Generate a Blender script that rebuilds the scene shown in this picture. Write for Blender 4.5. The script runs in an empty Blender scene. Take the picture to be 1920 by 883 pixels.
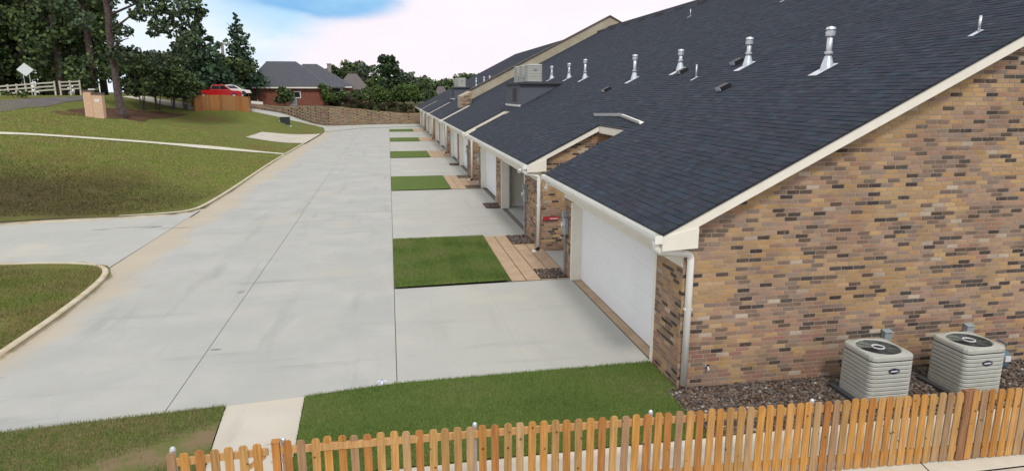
import bpy, bmesh, math, random
import numpy as np
from mathutils import Vector
random.seed(7); RNG = np.random.default_rng(11)
C = bpy.context.scene.collection
S = bpy.context.scene
R = math.radians

# ------------------------------------------------------------------ camera, sky, sun, exposure
CAMZ = 5.2; PITCH = 12.31; YAW = 10.44; FPX = 1230.0
cam_d = bpy.data.cameras.new('camera'); cam = bpy.data.objects.new('camera', cam_d); C.objects.link(cam)
cam.location = (0, 0, CAMZ); cam.rotation_euler = (R(90-PITCH), 0, R(-YAW))
cam_d.sensor_width = 36; cam_d.lens = 36*FPX/1920; cam_d.clip_end = 4000; cam_d.clip_start = 0.1
S.camera = cam

SUN_EL, SUN_AZ = 50, 183            # azimuth from +Y towards +X: behind the camera, a little right
W = bpy.data.worlds.new('World'); S.world = W; W.use_nodes = True
def build_world():
    nt = W.node_tree; N = nt.nodes; L = nt.links; N.clear()
    out = N.new('ShaderNodeOutputWorld'); bg = N.new('ShaderNodeBackground'); bg.inputs[1].default_value = 0.1
    sky = N.new('ShaderNodeTexSky'); sky.sky_type = 'NISHITA'; sky.sun_disc = False
    sky.sun_elevation = R(SUN_EL); sky.sun_rotation = R(SUN_AZ); sky.dust_density = 2.0
    tc = N.new('ShaderNodeTexCoord'); sep = N.new('ShaderNodeSeparateXYZ'); L.new(tc.outputs['Generated'], sep.inputs[0])
    def M(op, a, b=None, c=None):
        n = N.new('ShaderNodeMath'); n.operation = op
        for i, v in enumerate((a, b, c)):
            if v is None: continue
            if isinstance(v, (int, float)): n.inputs[i].default_value = v
            else: L.new(v, n.inputs[i])
        return n.outputs[0]
    az = M('ARCTAN2', sep.outputs[0], sep.outputs[1]); el = M('ARCSINE', sep.outputs[2])
    mp = N.new('ShaderNodeMapping'); mp.inputs['Scale'].default_value = (1, 1, 2.6); L.new(tc.outputs['Generated'], mp.inputs[0])
    nz = N.new('ShaderNodeTexNoise'); nz.inputs['Scale'].default_value = 3.2; nz.inputs['Detail'].default_value = 7; nz.inputs['Roughness'].default_value = .55
    L.new(mp.outputs[0], nz.inputs[0])
    n0 = M('SUBTRACT', nz.outputs[0], .5)
    azn = M('ADD', az, M('MULTIPLY', n0, .22)); eln = M('ADD', el, M('MULTIPLY', n0, .10))
    def blob(a0, e0, wa, we):
        p = M('POWER', M('ABSOLUTE', M('DIVIDE', M('SUBTRACT', azn, a0), wa)), 2.0)
        q = M('POWER', M('ABSOLUTE', M('DIVIDE', M('SUBTRACT', eln, e0), we)), 2.0)
        return M('EXPONENT', M('MULTIPLY', M('ADD', p, q), -1.0))
    hole = M('ADD', blob(-.105, .128, .13, .040), blob(.9, .5, .4, .16)); hole = M('ADD', hole, blob(-1.4, .42, .5, .14)); hole = M('ADD', hole, blob(2.7, .5, .6, .2))
    thin = M('ADD', blob(-.30, .10, .20, .11), blob(1.5, .35, .5, .2)); thin = M('ADD', thin, blob(-2.4, .4, .6, .2))
    def sm(v, a, b):
        m = N.new('ShaderNodeMapRange'); m.interpolation_type = 'SMOOTHSTEP'; L.new(v, m.inputs[0]); m.inputs[1].default_value = a; m.inputs[2].default_value = b; return m.outputs[0]
    def mix(f, a, b):
        m = N.new('ShaderNodeMix'); m.data_type = 'RGBA'
        if isinstance(f, (int, float)): m.inputs[0].default_value = f
        else: L.new(f, m.inputs[0])
        for s, v in ((m.inputs[6], a), (m.inputs[7], b)):
            if isinstance(v, tuple): s.default_value = (*v, 1)
            else: L.new(v, s)
        return m.outputs[2]
    cloud = mix(sm(nz.outputs[0], .35, .7), (9.9, 8.75, 9.35), (10.4, 9.3, 9.9))
    cloud = mix(sm(el, .2, .7), cloud, mix(sm(nz.outputs[0], .35, .7), (9.2, 9.0, 9.1), (10.0, 9.8, 9.7)))
    veil = mix(sm(nz.outputs[0], .3, .62), (4.9, 7.4, 9.6), (8.4, 9.2, 10.0))
    blue = mix(sm(nz.outputs[0], .32, .62), (2.0, 4.7, 8.3), (4.2, 7.0, 9.2))
    c = mix(sm(thin, .2, .65), cloud, veil)
    c = mix(sm(hole, .22, .62), c, blue)
    c = mix(.04, c, sky.outputs[0])
    L.new(c, bg.inputs[0]); L.new(bg.outputs[0], out.inputs[0])
build_world()
sun_d = bpy.data.lights.new('sun', 'SUN'); sun_d.energy = 1.6; sun_d.angle = R(10); sun_d.color = (1, .955, .88)
sun = bpy.data.objects.new('sun', sun_d); C.objects.link(sun)
_d = Vector((math.sin(R(SUN_AZ))*math.cos(R(SUN_EL)), math.cos(R(SUN_AZ))*math.cos(R(SUN_EL)), math.sin(R(SUN_EL))))
sun.rotation_euler = _d.to_track_quat('Z', 'Y').to_euler()
S.view_settings.view_transform = 'Standard'; S.view_settings.look = 'None'; S.view_settings.exposure = 0.1; S.view_settings.gamma = 1
S.render.resolution_x = 1024; S.render.resolution_y = 470
S.render.engine = 'CYCLES'; S.cycles.max_bounces = 6

# ------------------------------------------------------------------ survey: sight bearings taken from the camera station -> ground points
_t, _p = R(PITCH), R(YAW)
_F = np.array([math.sin(_p)*math.cos(_t), math.cos(_p)*math.cos(_t), -math.sin(_t)]); _R = np.array([math.cos(_p), -math.sin(_p), 0]); _U = np.cross(_R, _F)
_O = np.array([0, 0, CAMZ])
def ray(px, py): return _F*FPX + _R*(px-960) - _U*(py-441.5)
def at_y(px, py, y): d = ray(px, py); return _O + d*(y/d[1])
def at_x(px, py, x): d = ray(px, py); return _O + d*(x/d[0])
def at_z(px, py, z=0.): d = ray(px, py); return _O + d*((z-CAMZ)/d[2])
def ss(a, b, v):
    t = min(1, max(0, (v-a)/(b-a))); return t*t*(3-2*t)
def h(x, y):
    """height of the land: a bank rises to the left of the concrete road, terrace behind the retaining wall"""
    z = 0.
    u = -(x+8.2)
    if u > 0 and y > 27:
        L = 40-16*ss(50, 90, y); t = min(1, u/L)
        z = 4.75*(1-(1-t)**2)*ss(27, 44, y)*ss(-.5, 7, u)
    z *= 1-.45*ss(60, 68, y)*(1-ss(80, 88, y))*(1-ss(14, 24, u))
    wy = wall_y(x)
    if y > wy:
        zt = wall_top(x)-.1; z = max(z, zt*ss(.9, 1.5, y-wy) + (3.2-zt)*ss(1.5, 6, y-wy))
    return z
WALL = [(-40, 84.0), (-18.6, 92.0), (-14.5, 99.0), (-9.5, 107.5), (-3.0, 111.0), (6.0, 112.0), (60, 112.0)]
def wall_top(x): return 1.75+1.45*ss(4, -13, x)+.55*ss(-14, -19, x)
def wall_y(x):
    for (x0, y0), (x1, y1) in zip(WALL, WALL[1:]):
        if x0 <= x <= x1: return y0+(y1-y0)*(x-x0)/(x1-x0)
    return 84. if x < -40 else 112.
def hit(px, py, off=0.):
    d = ray(px, py); t = .004
    while True:
        p = _O + d*t
        if p[2] < h(p[0], p[1])+off or t > 5: return p
        t *= 1.0015

# ------------------------------------------------------------------ helpers
MATS = {}
def mat(name, col, rough=.85, metal=0., noise=None, bump=None, attr=False, emit=None, spec=.5, layers=()):
    """noise=(scale, col2, lo, hi); bump=(scale,strength,dist); attr: colour comes from the 'col' attribute times col; layers: further (scale, colour, lo, hi, stretch)"""
    m = bpy.data.materials.new(name); m.use_nodes = True; MATS[name] = m
    nt = m.node_tree; N = nt.nodes; L = nt.links; b = N['Principled BSDF']
    b.inputs['Roughness'].default_value = rough; b.inputs['Metallic'].default_value = metal
    b.inputs['Specular IOR Level'].default_value = spec
    geo = N.new('ShaderNodeNewGeometry')
    def nz(scale, detail=6, stretch=None, rgh=.6):
        n = N.new('ShaderNodeTexNoise'); n.inputs['Scale'].default_value = scale; n.inputs['Detail'].default_value = detail; n.inputs['Roughness'].default_value = rgh
        if stretch:
            mp = N.new('ShaderNodeMapping'); mp.inputs['Scale'].default_value = stretch; L.new(geo.outputs['Position'], mp.inputs[0]); L.new(mp.outputs[0], n.inputs[0])
        else: L.new(geo.outputs['Position'], n.inputs[0])
        return n.outputs[0]
    def mix(f, a, c):
        x = N.new('ShaderNodeMix'); x.data_type = 'RGBA'; L.new(f, x.inputs[0])
        for s, v in ((x.inputs[6], a), (x.inputs[7], c)):
            if isinstance(v, tuple): s.default_value = (*v[:3], 1)
            else: L.new(v, s)
        return x.outputs[2]
    def rng(v, lo, hi):
        r = N.new('ShaderNodeMapRange'); r.interpolation_type = 'SMOOTHSTEP'; L.new(v, r.inputs[0]); r.inputs[1].default_value = lo; r.inputs[2].default_value = hi; return r.outputs[0]
    c = None
    if attr:
        a = N.new('ShaderNodeAttribute'); a.attribute_name = 'col'; c = a.outputs['Color']
    if noise:
        f = rng(nz(noise[0]), noise[2], noise[3])
        if c is None: c = mix(f, tuple(col), tuple(noise[1]))
        else:
            mm = N.new('ShaderNodeMix'); mm.data_type = 'RGBA'; mm.blend_type = 'MULTIPLY'; mm.inputs[0].default_value = 1
            L.new(c, mm.inputs[6]); L.new(mix(f, tuple(col), tuple(noise[1])), mm.inputs[7]); c = mm.outputs[2]
    for l in layers:
        f = rng(nz(l[0], stretch=l[4] if len(l) > 4 else None), l[2], l[3]); c = mix(f, c if c is not None else tuple(col), tuple(l[1]))
    if c is None: b.inputs['Base Color'].default_value = (*col, 1)
    else: L.new(c, b.inputs['Base Color'])
    if bump:
        bp = N.new('ShaderNodeBump'); bp.inputs['Strength'].default_value = bump[1]; bp.inputs['Distance'].default_value = bump[2]
        L.new(nz(bump[0], 4), bp.inputs['Height']); L.new(bp.outputs[0], b.inputs['Normal'])
    if emit: b.inputs['Emission Color'].default_value = (*emit[0], 1); b.inputs['Emission Strength'].default_value = emit[1]
    return m

class MB:
    """collects boxes, tubes, lathes and prisms; build() links them as one mesh object"""
    def __init__(s): s.v = []; s.f = []; s.c = []
    def add(s, vs, fs, col=None):
        o = len(s.v); s.v += [tuple(v) for v in vs]; s.f += [tuple(i+o for i in f) for f in fs]; s.c += [col or (1, 1, 1)]*len(fs); return s
    def box(s, x0, y0, z0, x1, y1, z1, col=None):
        vs = [(x0,y0,z0),(x1,y0,z0),(x1,y1,z0),(x0,y1,z0),(x0,y0,z1),(x1,y0,z1),(x1,y1,z1),(x0,y1,z1)]
        return s.add(vs, [(0,3,2,1),(4,5,6,7),(0,1,5,4),(1,2,6,5),(2,3,7,6),(3,0,4,7)], col)
    def prism(s, poly, off, col=None):
        """poly: 3D points, off: extrusion vector"""
        n = len(poly); a = [Vector(p) for p in poly]; o = Vector(off); b = [p+o for p in a]
        nrm = sum((a[i].cross(a[(i+1) % n]) for i in range(n)), Vector())
        if nrm.dot(o) > 0: a.reverse(); b.reverse()
        fs = [tuple(range(n)), tuple(range(2*n-1, n-1, -1))] + [(i, i+n, (i+1) % n+n, (i+1) % n) for i in range(n)]
        fs = [fs[0], fs[1]] + [tuple(reversed((i, (i+1) % n, (i+1) % n+n, i+n))) for i in range(n)]
        return s.add(a+b, fs, col)
    def tube(s, pts, r, seg=8, col=None, caps=True):
        pts = [Vector(p) for p in pts]; rs = r if isinstance(r, (list, tuple)) else [r]*len(pts); rings = []
        for i, p in enumerate(pts):
            d = (pts[min(i+1, len(pts)-1)]-pts[max(i-1, 0)]).normalized()
            ref = Vector((0, 0, 1)) if abs(d.z) < .9 else Vector((1, 0, 0))
            a = d.cross(ref).normalized(); b = d.cross(a).normalized()
            rings.append([p+(a*math.cos(2*math.pi*k/seg)+b*math.sin(2*math.pi*k/seg))*rs[i] for k in range(seg)])
        vs = [v for rg in rings for v in rg]; fs = []
        for i in range(len(pts)-1):
            for k in range(seg): k2 = (k+1) % seg; fs.append((i*seg+k, (i+1)*seg+k, (i+1)*seg+k2, i*seg+k2))
        if caps: fs += [tuple(range(seg)), tuple(reversed([(len(pts)-1)*seg+k for k in range(seg)]))]
        return s.add(vs, fs, col)
    def beam(s, p, q, w, hgt, up=(0, 0, 1), col=None):
        p, q, up = Vector(p), Vector(q), Vector(up); d = (q-p).normalized(); a = d.cross(up).normalized()*(w/2); b = a.normalized().cross(d).normalized()*(hgt/2)
        vs = [p-a-b, p+a-b, p+a+b, p-a+b, q-a-b, q+a-b, q+a+b, q-a+b]
        return s.add(vs, [(0,3,2,1),(4,5,6,7),(0,1,5,4),(1,2,6,5),(2,3,7,6),(3,0,4,7)], col)
    def lathe(s, prof, cx, cy, seg=16, col=None):
        vs = []; fs = []
        for r, z in prof: vs += [(cx+r*math.cos(2*math.pi*k/seg), cy+r*math.sin(2*math.pi*k/seg), z) for k in range(seg)]
        for i in range(len(prof)-1):
            for k in range(seg): k2 = (k+1) % seg; fs.append((i*seg+k, i*seg+k2, (i+1)*seg+k2, (i+1)*seg+k))
        return s.add(vs, fs, col)
    def mesh(s, name, m, smooth=False):
        me = bpy.data.meshes.new(name); me.from_pydata([tuple(v) for v in s.v], [], s.f)
        if m: me.materials.append(m)
        ca = me.color_attributes.new('col', 'FLOAT_COLOR', 'CORNER')
        arr = np.repeat(np.array([(*c, 1) for c in s.c]), [len(f) for f in s.f], axis=0)
        ca.data.foreach_set('color', arr.ravel())
        if smooth: me.polygons.foreach_set('use_smooth', [True]*len(me.polygons))
        me.update(); return me
    def build(s, name, m, parent=None, smooth=False): return link(name, s.mesh(name, m, smooth), parent)
def link(name, me, parent=None):
    o = bpy.data.objects.new(name, me); C.objects.link(o)
    if parent is not None: o.parent = parent
    return o
def put(o, parent, origin=None):
    """parent o keeping world coordinates of its mesh: the thing's empty sits at origin"""
    o.parent = parent; return o
def thing(name, label, cat, loc=(0, 0, 0), rz=0, group=None):
    o = bpy.data.objects.new(name, None); C.objects.link(o); o.location = loc; o.rotation_euler = (0, 0, rz); o.empty_display_size = .2
    o['label'] = label; o['category'] = cat
    if group: o['group'] = group
    return o
def tag(o, label, cat, group=None):
    o['label'] = label; o['category'] = cat
    if group: o['group'] = group
    return o
def structure(o, label=None):
    o['kind'] = 'structure'
    if label: o['label'] = label
    return o
def stuff(o): o['kind'] = 'stuff'; return o
def copy_tree(o, parent=None):
    c = o.copy(); C.objects.link(c)
    if parent is not None: c.parent = parent
    for ch in list(o.children): copy_tree(ch, c)
    return c
def bulk(name, V, F, cols, m, parent=None, smooth=False):
    """V (n,k,3) vertices per piece, F faces of one piece (all same length), cols (n,3)"""
    n, k = V.shape[:2]; F = np.array(F); fl = F.shape[1]
    me = bpy.data.meshes.new(name); me.vertices.add(n*k); me.vertices.foreach_set('co', V.reshape(-1).astype(np.float32))
    idx = (F[None]+(np.arange(n)*k)[:, None, None]).reshape(-1); nf = n*len(F)
    me.loops.add(len(idx)); me.loops.foreach_set('vertex_index', idx.astype(np.int32))
    me.polygons.add(nf); me.polygons.foreach_set('loop_start', (np.arange(nf)*fl).astype(np.int32)); me.polygons.foreach_set('loop_total', np.full(nf, fl, np.int32))
    me.update(calc_edges=True)
    ca = me.color_attributes.new('col', 'FLOAT_COLOR', 'POINT')
    cc = np.ones((n*k, 4), np.float32); cc[:, :3] = np.repeat(cols, k, axis=0); ca.data.foreach_set('color', cc.ravel())
    me.materials.append(m)
    me.polygons.foreach_set('use_smooth', [bool(smooth)]*nf)
    return link(name, me, parent)
def drape(name, poly, off, m, step=None, parent=None, flat=False):
    """a sheet with the outline poly laid on the land, off above it"""
    bm = bmesh.new(); bm.faces.new([bm.verts.new((p[0], p[1], 0)) for p in poly])
    xs = [p[0] for p in poly]; ys = [p[1] for p in poly]
    if step:
        for k in range(math.ceil(min(xs)/step), math.floor(max(xs)/step)+1):
            bmesh.ops.bisect_plane(bm, geom=bm.verts[:]+bm.edges[:]+bm.faces[:], plane_co=(k*step, 0, 0), plane_no=(1, 0, 0))
        for k in range(math.ceil(min(ys)/step), math.floor(max(ys)/step)+1):
            bmesh.ops.bisect_plane(bm, geom=bm.verts[:]+bm.edges[:]+bm.faces[:], plane_co=(0, k*step, 0), plane_no=(0, 1, 0))
    for v in bm.verts: v.co.z = (0 if flat else h(v.co.x, v.co.y))+off
    bmesh.ops.recalc_face_normals(bm, faces=bm.faces[:])
    if sum(f.normal.z for f in bm.faces) < 0: bmesh.ops.reverse_faces(bm, faces=bm.faces[:])
    bmesh.ops.triangulate(bm, faces=bm.faces[:])
    me = bpy.data.meshes.new(name); bm.to_mesh(me); bm.free(); me.materials.append(m)
    return link(name, me, parent)

# ------------------------------------------------------------------ materials
grass_m = mat('grass_lawn', (.125, .15, .032), .95, noise=(1.1, (.165, .165, .045), .38, .66), bump=(60, .6, .03), spec=.15,
              layers=[(.16, (.155, .118, .04), .50, .68), (9, (.07, .105, .02), .5, .8), (.6, (.15, .10, .05), .66, .8)])
def brown_patch(m):  # mixes dark brown into a noisy ellipse at the foot of the bank
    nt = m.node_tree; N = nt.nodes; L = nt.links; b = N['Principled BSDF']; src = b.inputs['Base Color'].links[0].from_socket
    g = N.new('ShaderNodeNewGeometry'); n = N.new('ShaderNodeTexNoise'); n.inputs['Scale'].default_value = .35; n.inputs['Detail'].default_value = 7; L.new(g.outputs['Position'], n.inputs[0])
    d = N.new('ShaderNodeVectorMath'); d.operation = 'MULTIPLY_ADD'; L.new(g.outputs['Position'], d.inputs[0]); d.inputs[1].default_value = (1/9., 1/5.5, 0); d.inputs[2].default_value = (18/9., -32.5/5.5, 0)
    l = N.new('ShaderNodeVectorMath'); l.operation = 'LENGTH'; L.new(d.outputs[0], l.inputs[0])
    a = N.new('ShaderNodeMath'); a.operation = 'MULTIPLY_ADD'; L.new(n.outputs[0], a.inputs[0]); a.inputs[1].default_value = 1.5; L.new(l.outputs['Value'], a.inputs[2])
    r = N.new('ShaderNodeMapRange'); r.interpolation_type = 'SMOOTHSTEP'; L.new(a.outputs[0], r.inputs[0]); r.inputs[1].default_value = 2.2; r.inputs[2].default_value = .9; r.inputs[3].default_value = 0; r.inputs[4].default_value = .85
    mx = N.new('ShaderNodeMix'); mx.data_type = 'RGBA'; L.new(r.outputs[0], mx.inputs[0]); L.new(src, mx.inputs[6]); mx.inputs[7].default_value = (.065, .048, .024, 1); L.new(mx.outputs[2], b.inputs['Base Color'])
brown_patch(grass_m)
grass_green = mat('grass_green', (.09, .15, .032), .95, noise=(3, (.12, .165, .042), .35, .65), bump=(70, .6, .02), spec=.15, layers=[(30, (.03, .07, .01), .5, .75), (.9, (.085, .1, .03), .6, .8)])
blade_m = mat('grass_blades', (1, 1, 1), .9, attr=True, spec=.1)
soil_m = mat('bare_soil', (.20, .15, .085), .95, noise=(2.5, (.14, .145, .05), .4, .62), bump=(30, .5, .02), spec=.1)
def concrete(name, a, b, extra=()):
    return mat(name, a, .9, noise=(.55, b, .35, .68), bump=(45, .12, .01), spec=.25,
               layers=[(1.6, tuple(v*.88 for v in a), .52, .75, (1, .14, 1)), (1.3, tuple(v*.80 for v in a), .56, .78, (.16, 1.3, 1)), (.35, (a[0]*1.12, a[1]*1.07, a[2]*.98), .5, .75), (26, tuple(v*1.1 for v in a), .52, .8), (60, tuple(v*.86 for v in a), .55, .8), (2.3, (.25, .25, .235), .68, .80, (.5, 1.4, 1)), (7, (.20, .20, .19), .72, .80)]+list(extra))
conc_road = concrete('concrete_road', (.385, .388, .368), (.44, .438, .41))
conc_drive = concrete('concrete_drive', (.43, .43, .395), (.40, .402, .375))
conc_walk = concrete('concrete_walk', (.50, .46, .39), (.56, .52, .44))
conc_pale = mat('concrete_pale', (.58, .54, .44), .9, noise=(1.5, (.64, .61, .52), .35, .65), spec=.2)
conc_tan = mat('concrete_tan', (.42, .30, .20), .9, noise=(2.5, (.47, .35, .24), .35, .65), bump=(30, .2, .01), spec=.2, layers=[(12, (.33, .24, .16), .58, .75)])
joint_m = mat('joint_dirt', (.20, .18, .15), .95)
# road concrete with clay washed along the kerb
def clay_wash(m):
    nt = m.node_tree; N = nt.nodes; L = nt.links; b = N['Principled BSDF']; src = b.inputs['Base Color'].links[0].from_socket
    g = N.new('ShaderNodeNewGeometry'); sp = N.new('ShaderNodeSeparateXYZ'); L.new(g.outputs['Position'], sp.inputs[0])
    n = N.new('ShaderNodeTexNoise'); n.inputs['Scale'].default_value = .5; n.inputs['Detail'].default_value = 6; L.new(g.outputs['Position'], n.inputs[0])
    a = N.new('ShaderNodeMath'); a.operation = 'MULTIPLY_ADD'; L.new(n.outputs[0], a.inputs[0]); a.inputs[1].default_value = 2.0; L.new(sp.outputs[0], a.inputs[2])
    r = N.new('ShaderNodeMapRange'); r.interpolation_type = 'SMOOTHSTEP'; L.new(a.outputs[0], r.inputs[0]); r.inputs[1].default_value = -5.9; r.inputs[2].default_value = -6.9; r.inputs[3].default_value = 0; r.inputs[4].default_value = .55
    mx = N.new('ShaderNodeMix'); mx.data_type = 'RGBA'; L.new(r.outputs[0], mx.inputs[0]); L.new(src, mx.inputs[6]); mx.inputs[7].default_value = (.50, .40, .26, 1); L.new(mx.outputs[2], b.inputs['Base Color'])
clay_wash(conc_road)
kerb_m = mat('kerb_concrete', (.56, .50, .39), .9, noise=(2, (.47, .38, .26), .4, .7), bump=(30, .2, .01), spec=.2)
asphalt_m = mat('asphalt', (.12, .105, .105), .9, noise=(1, (.16, .14, .135), .4, .7), spec=.3)
dirt_m = mat('mulch', (.12, .065, .038), .95, noise=(3, (.08, .05, .03), .4, .6), spec=.1)
far_m = mat('far_land', (.06, .085, .025), .95, noise=(.08, (.09, .08, .035), .4, .6), spec=.1)
brick_m = mat('brick', (1, 1, 1), .9, attr=True, noise=(1.1, (.80, .77, .76), .40, .66), bump=(60, .5, .006), spec=.2, layers=[(11, (.29, .215, .165), .56, .80), (17, (.50, .36, .22), .60, .82), (30, (.52, .44, .36), .66, .82)])
mortar_m = mat('mortar', (.47, .395, .31), .95, noise=(6, (.39, .31, .235), .4, .7), bump=(80, .3, .004), spec=.1)
shingle_m = mat('asphalt_shingle', (1, 1, 1), .93, attr=True, noise=(180, (.62, .62, .62), .35, .65), bump=(200, .6, .006), spec=.25)
white_m = mat('white_paint', (.80, .80, .77), .45, noise=(4, (.74, .74, .71), .4, .7), spec=.4)
door_m = mat('garage_door_white', (.86, .875, .87), .5, noise=(1.2, (.82, .84, .84), .4, .7), bump=(90, .08, .003), spec=.35)
trim_m = mat('cream_trim', (.84, .80, .70), .55, noise=(3, (.79, .75, .65), .4, .7), spec=.35)
gutter_m = mat('gutter_white', (.88, .88, .83), .32, noise=(2, (.80, .80, .75), .45, .7), spec=.5)
soffit_m = mat('soffit', (.62, .54, .40), .7)
siding_m = mat('siding_beige', (.46, .40, .29), .8, noise=(.8, (.40, .34, .25), .4, .6))
brown_m = mat('brown_metal', (.10, .075, .06), .6)
galv_m = mat('galvanised', (.62, .65, .68), .38, .55, noise=(9, (.75, .78, .80), .4, .7))
black_m = mat('black_metal', (.015, .015, .017), .45)
dark_m = mat('dark_grille', (.02, .02, .024), .5)
ac_m = mat('condenser_beige', (.47, .48, .435), .5, noise=(5, (.42, .43, .38), .4, .7), spec=.4)
acfin_m = mat('condenser_fins', (.10, .10, .09), .7)
ac_dark = mat('condenser_recess', (.20, .20, .18), .7)
navy_m = mat('navy_badge', (.012, .016, .055), .35)
badge_w = mat('badge_silver', (.7, .7, .72), .3)
meter_m = mat('meter_grey', (.33, .39, .41), .45, .2, noise=(8, (.4, .46, .48), .4, .7))
gas_m = mat('gas_meter_blue', (.09, .16, .21), .5)
pvc_m = mat('grey_conduit', (.25, .27, .29), .5)
red_m = mat('red_sign', (.36, .02, .03), .5)
wood_m = mat('cedar_picket', (1, 1, 1), .75, attr=True, bump=(20, .2, .004), spec=.25)
def wood_grain(m, sc=(26, 26, 1.6)):
    nt = m.node_tree; N = nt.nodes; L = nt.links; b = N['Principled BSDF']; a = N.new('ShaderNodeAttribute'); a.attribute_name = 'col'
    tc = N.new('ShaderNodeNewGeometry'); mp = N.new('ShaderNodeMapping'); mp.inputs['Scale'].default_value = sc; L.new(tc.outputs['Position'], mp.inputs[0])
    n = N.new('ShaderNodeTexNoise'); n.inputs['Scale'].default_value = 1.6; n.inputs['Detail'].default_value = 5; L.new(mp.outputs[0], n.inputs[0])
    r = N.new('ShaderNodeMapRange'); L.new(n.outputs[0], r.inputs[0]); r.inputs[1].default_value = .3; r.inputs[2].default_value = .75; r.inputs[3].default_value = .72; r.inputs[4].default_value = 1.22
    v = N.new('ShaderNodeTexVoronoi'); v.inputs['Scale'].default_value = 5.2; L.new(tc.outputs['Position'], v.inputs[0])
    k = N.new('ShaderNodeMapRange'); k.interpolation_type = 'SMOOTHSTEP'; L.new(v.outputs['Distance'], k.inputs[0]); k.inputs[1].default_value = .05; k.inputs[2].default_value = .13; k.inputs[3].default_value = .3; k.inputs[4].default_value = 1
    mu = N.new('ShaderNodeMath'); mu.operation = 'MULTIPLY'; L.new(r.outputs[0], mu.inputs[0]); L.new(k.outputs[0], mu.inputs[1])
    x = N.new('ShaderNodeVectorMath'); x.operation = 'SCALE'; L.new(a.outputs['Color'], x.inputs[0]); L.new(mu.outputs[0], x.inputs['Scale']); L.new(x.outputs[0], b.inputs['Base Color'])
wood_grain(wood_m)
bark_m = mat('bark', (.115, .085, .075), .95, noise=(4, (.07, .05, .045), .4, .6), bump=(9, .6, .05))
leaf_m = mat('leaves', (1, 1, 1), .8, attr=True, spec=.15)
stone_m = mat('river_stone', (1, 1, 1), .8, attr=True, spec=.3)
block_m = mat('wall_stone', (1, 1, 1), .9, attr=True, noise=(6, (.75, .7, .65), .4, .7), bump=(12, .5, .02))
red_paint = mat('red_car_paint', (.42, .012, .015), .25, spec=.6)
glass_m = mat('dark_glass', (.02, .025, .03), .08, spec=.7)
rubber_m = mat('rubber', (.02, .02, .02), .8)
redbrick_m = mat('red_brick', (.27, .095, .06), .9, noise=(3, (.20, .075, .05), .4, .6))
roof_far = mat('far_shingle', (.085, .088, .105), .9, noise=(2.5, (.07, .073, .088), .35, .6))
roof_far2 = mat('far_shingle_brown', (.14, .115, .115), .9, noise=(2.5, (.12, .10, .10), .35, .6))
pole_m = mat('pole_wood', (.30, .27, .25), .9)
sign_m = mat('sign_back', (.78, .83, .84), .5, 0)
int_m = mat('garage_plaster', (.72, .68, .60), .9)
peach_m = mat('peach_brick', (.74, .50, .34), .9, noise=(8, (.64, .42, .28), .4, .6))

# ------------------------------------------------------------------ land
def build_ground():
    xs = [-1500, -900, -500, -300, -200, -150, -110, -80] + list(range(-66, -21, 2)) + [-20+.75*i for i in range(60)] + [26, 30, 40, 60, 90, 140, 250, 500, 1500]
    ys = [-400, -150, -60, -20, 0, 10, 20] + [25+i for i in range(20)] + list(range(46, 80, 2)) + list(range(80, 126, 1)) + [130, 140, 160, 190, 240, 320, 450, 700, 1200, 2000]
    V = [(x, y, h(x, y)-.12) for y in ys for x in xs]; nx = len(xs)
    F = [(j*nx+i, j*nx+i+1, (j+1)*nx+i+1, (j+1)*nx+i) for j in range(len(ys)-1) for i in range(nx-1)]
    me = bpy.data.meshes.new('ground'); me.from_pydata(V, [], F); me.materials.append(far_m); me.polygons.foreach_set('use_smooth', [True]*len(F))
    structure(link('ground', me), 'grassy land rising to the left of the concrete road')
build_ground()

KX = -8.25        # face of the kerb on the left of the road
near_kerb = [(-7.75, 8.0), (-7.72, 14.2), (-7.74, 16.4), (-7.85, 18.4), (-8.05, 20.0), (-8.5, 21.0), (-9.4, 21.6), (-11.5, 21.95), (-30, 22.4)]
far_kerb = [(-30, 28.5), (-16, 28.9), (-11.3, 29.6), (-9.3, 30.1), (-8.75, 30.6), (-8.45, 31.6), (-8.4, 37), (-8.6, 46), (-8.7, 56), tuple(hit(571, 271)[:2])]
bay = [tuple(hit(px, py)[:2]) for px, py in ((572, 271), (461, 260), (491, 250), (602, 253))]
tip = [tuple(hit(px, py)[:2]) for px, py in ((602, 253), (609, 247), (607, 241))]
ramp_edge = [tuple(hit(px, py)[:2]) for px, py in ((590, 236.5), (565, 231), (540, 226), (505, 217.5), (470, 210.5), (440, 206), (400, 203))]
lawns = thing('lawn', 'mown grass of the lawns on both sides of the concrete road', 'lawn')
lawns['kind'] = 'structure'; del lawns['category']
drape('lawn_patch', [(-60, 5)]+[(-9.0, 5)]+near_kerb[1:]+[(-60, 22.6)], .10, grass_m, 2.0, lawns, flat=True)
drape('lawn_patch', [(-60, 28.0)]+far_kerb+[bay[0], bay[3]]+tip[1:]+ramp_edge+[(-60, 100)], .10, grass_m, 1.0, lawns)
front_lawn = [(-9, 8.43), (-2.9, 8.43), (-2.97, 10.97), (-8.5, 10.55)]
drape('lawn_patch', [(-9.5, 8.5), (-2.72, 8.5), (-2.92, 10.93), (-9.5, 10.3)], .03, soil_m, 1.0, lawns, flat=True)
drape('lawn_patch', [(-1.52, 8.5), (4.62, 8.5), (4.62, 10.1), (4.85, 10.15), (4.85, 11.38), (-.06, 11.28), (-1.62, 11.05)], .035, grass_green, 1.0, lawns, flat=True)

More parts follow.
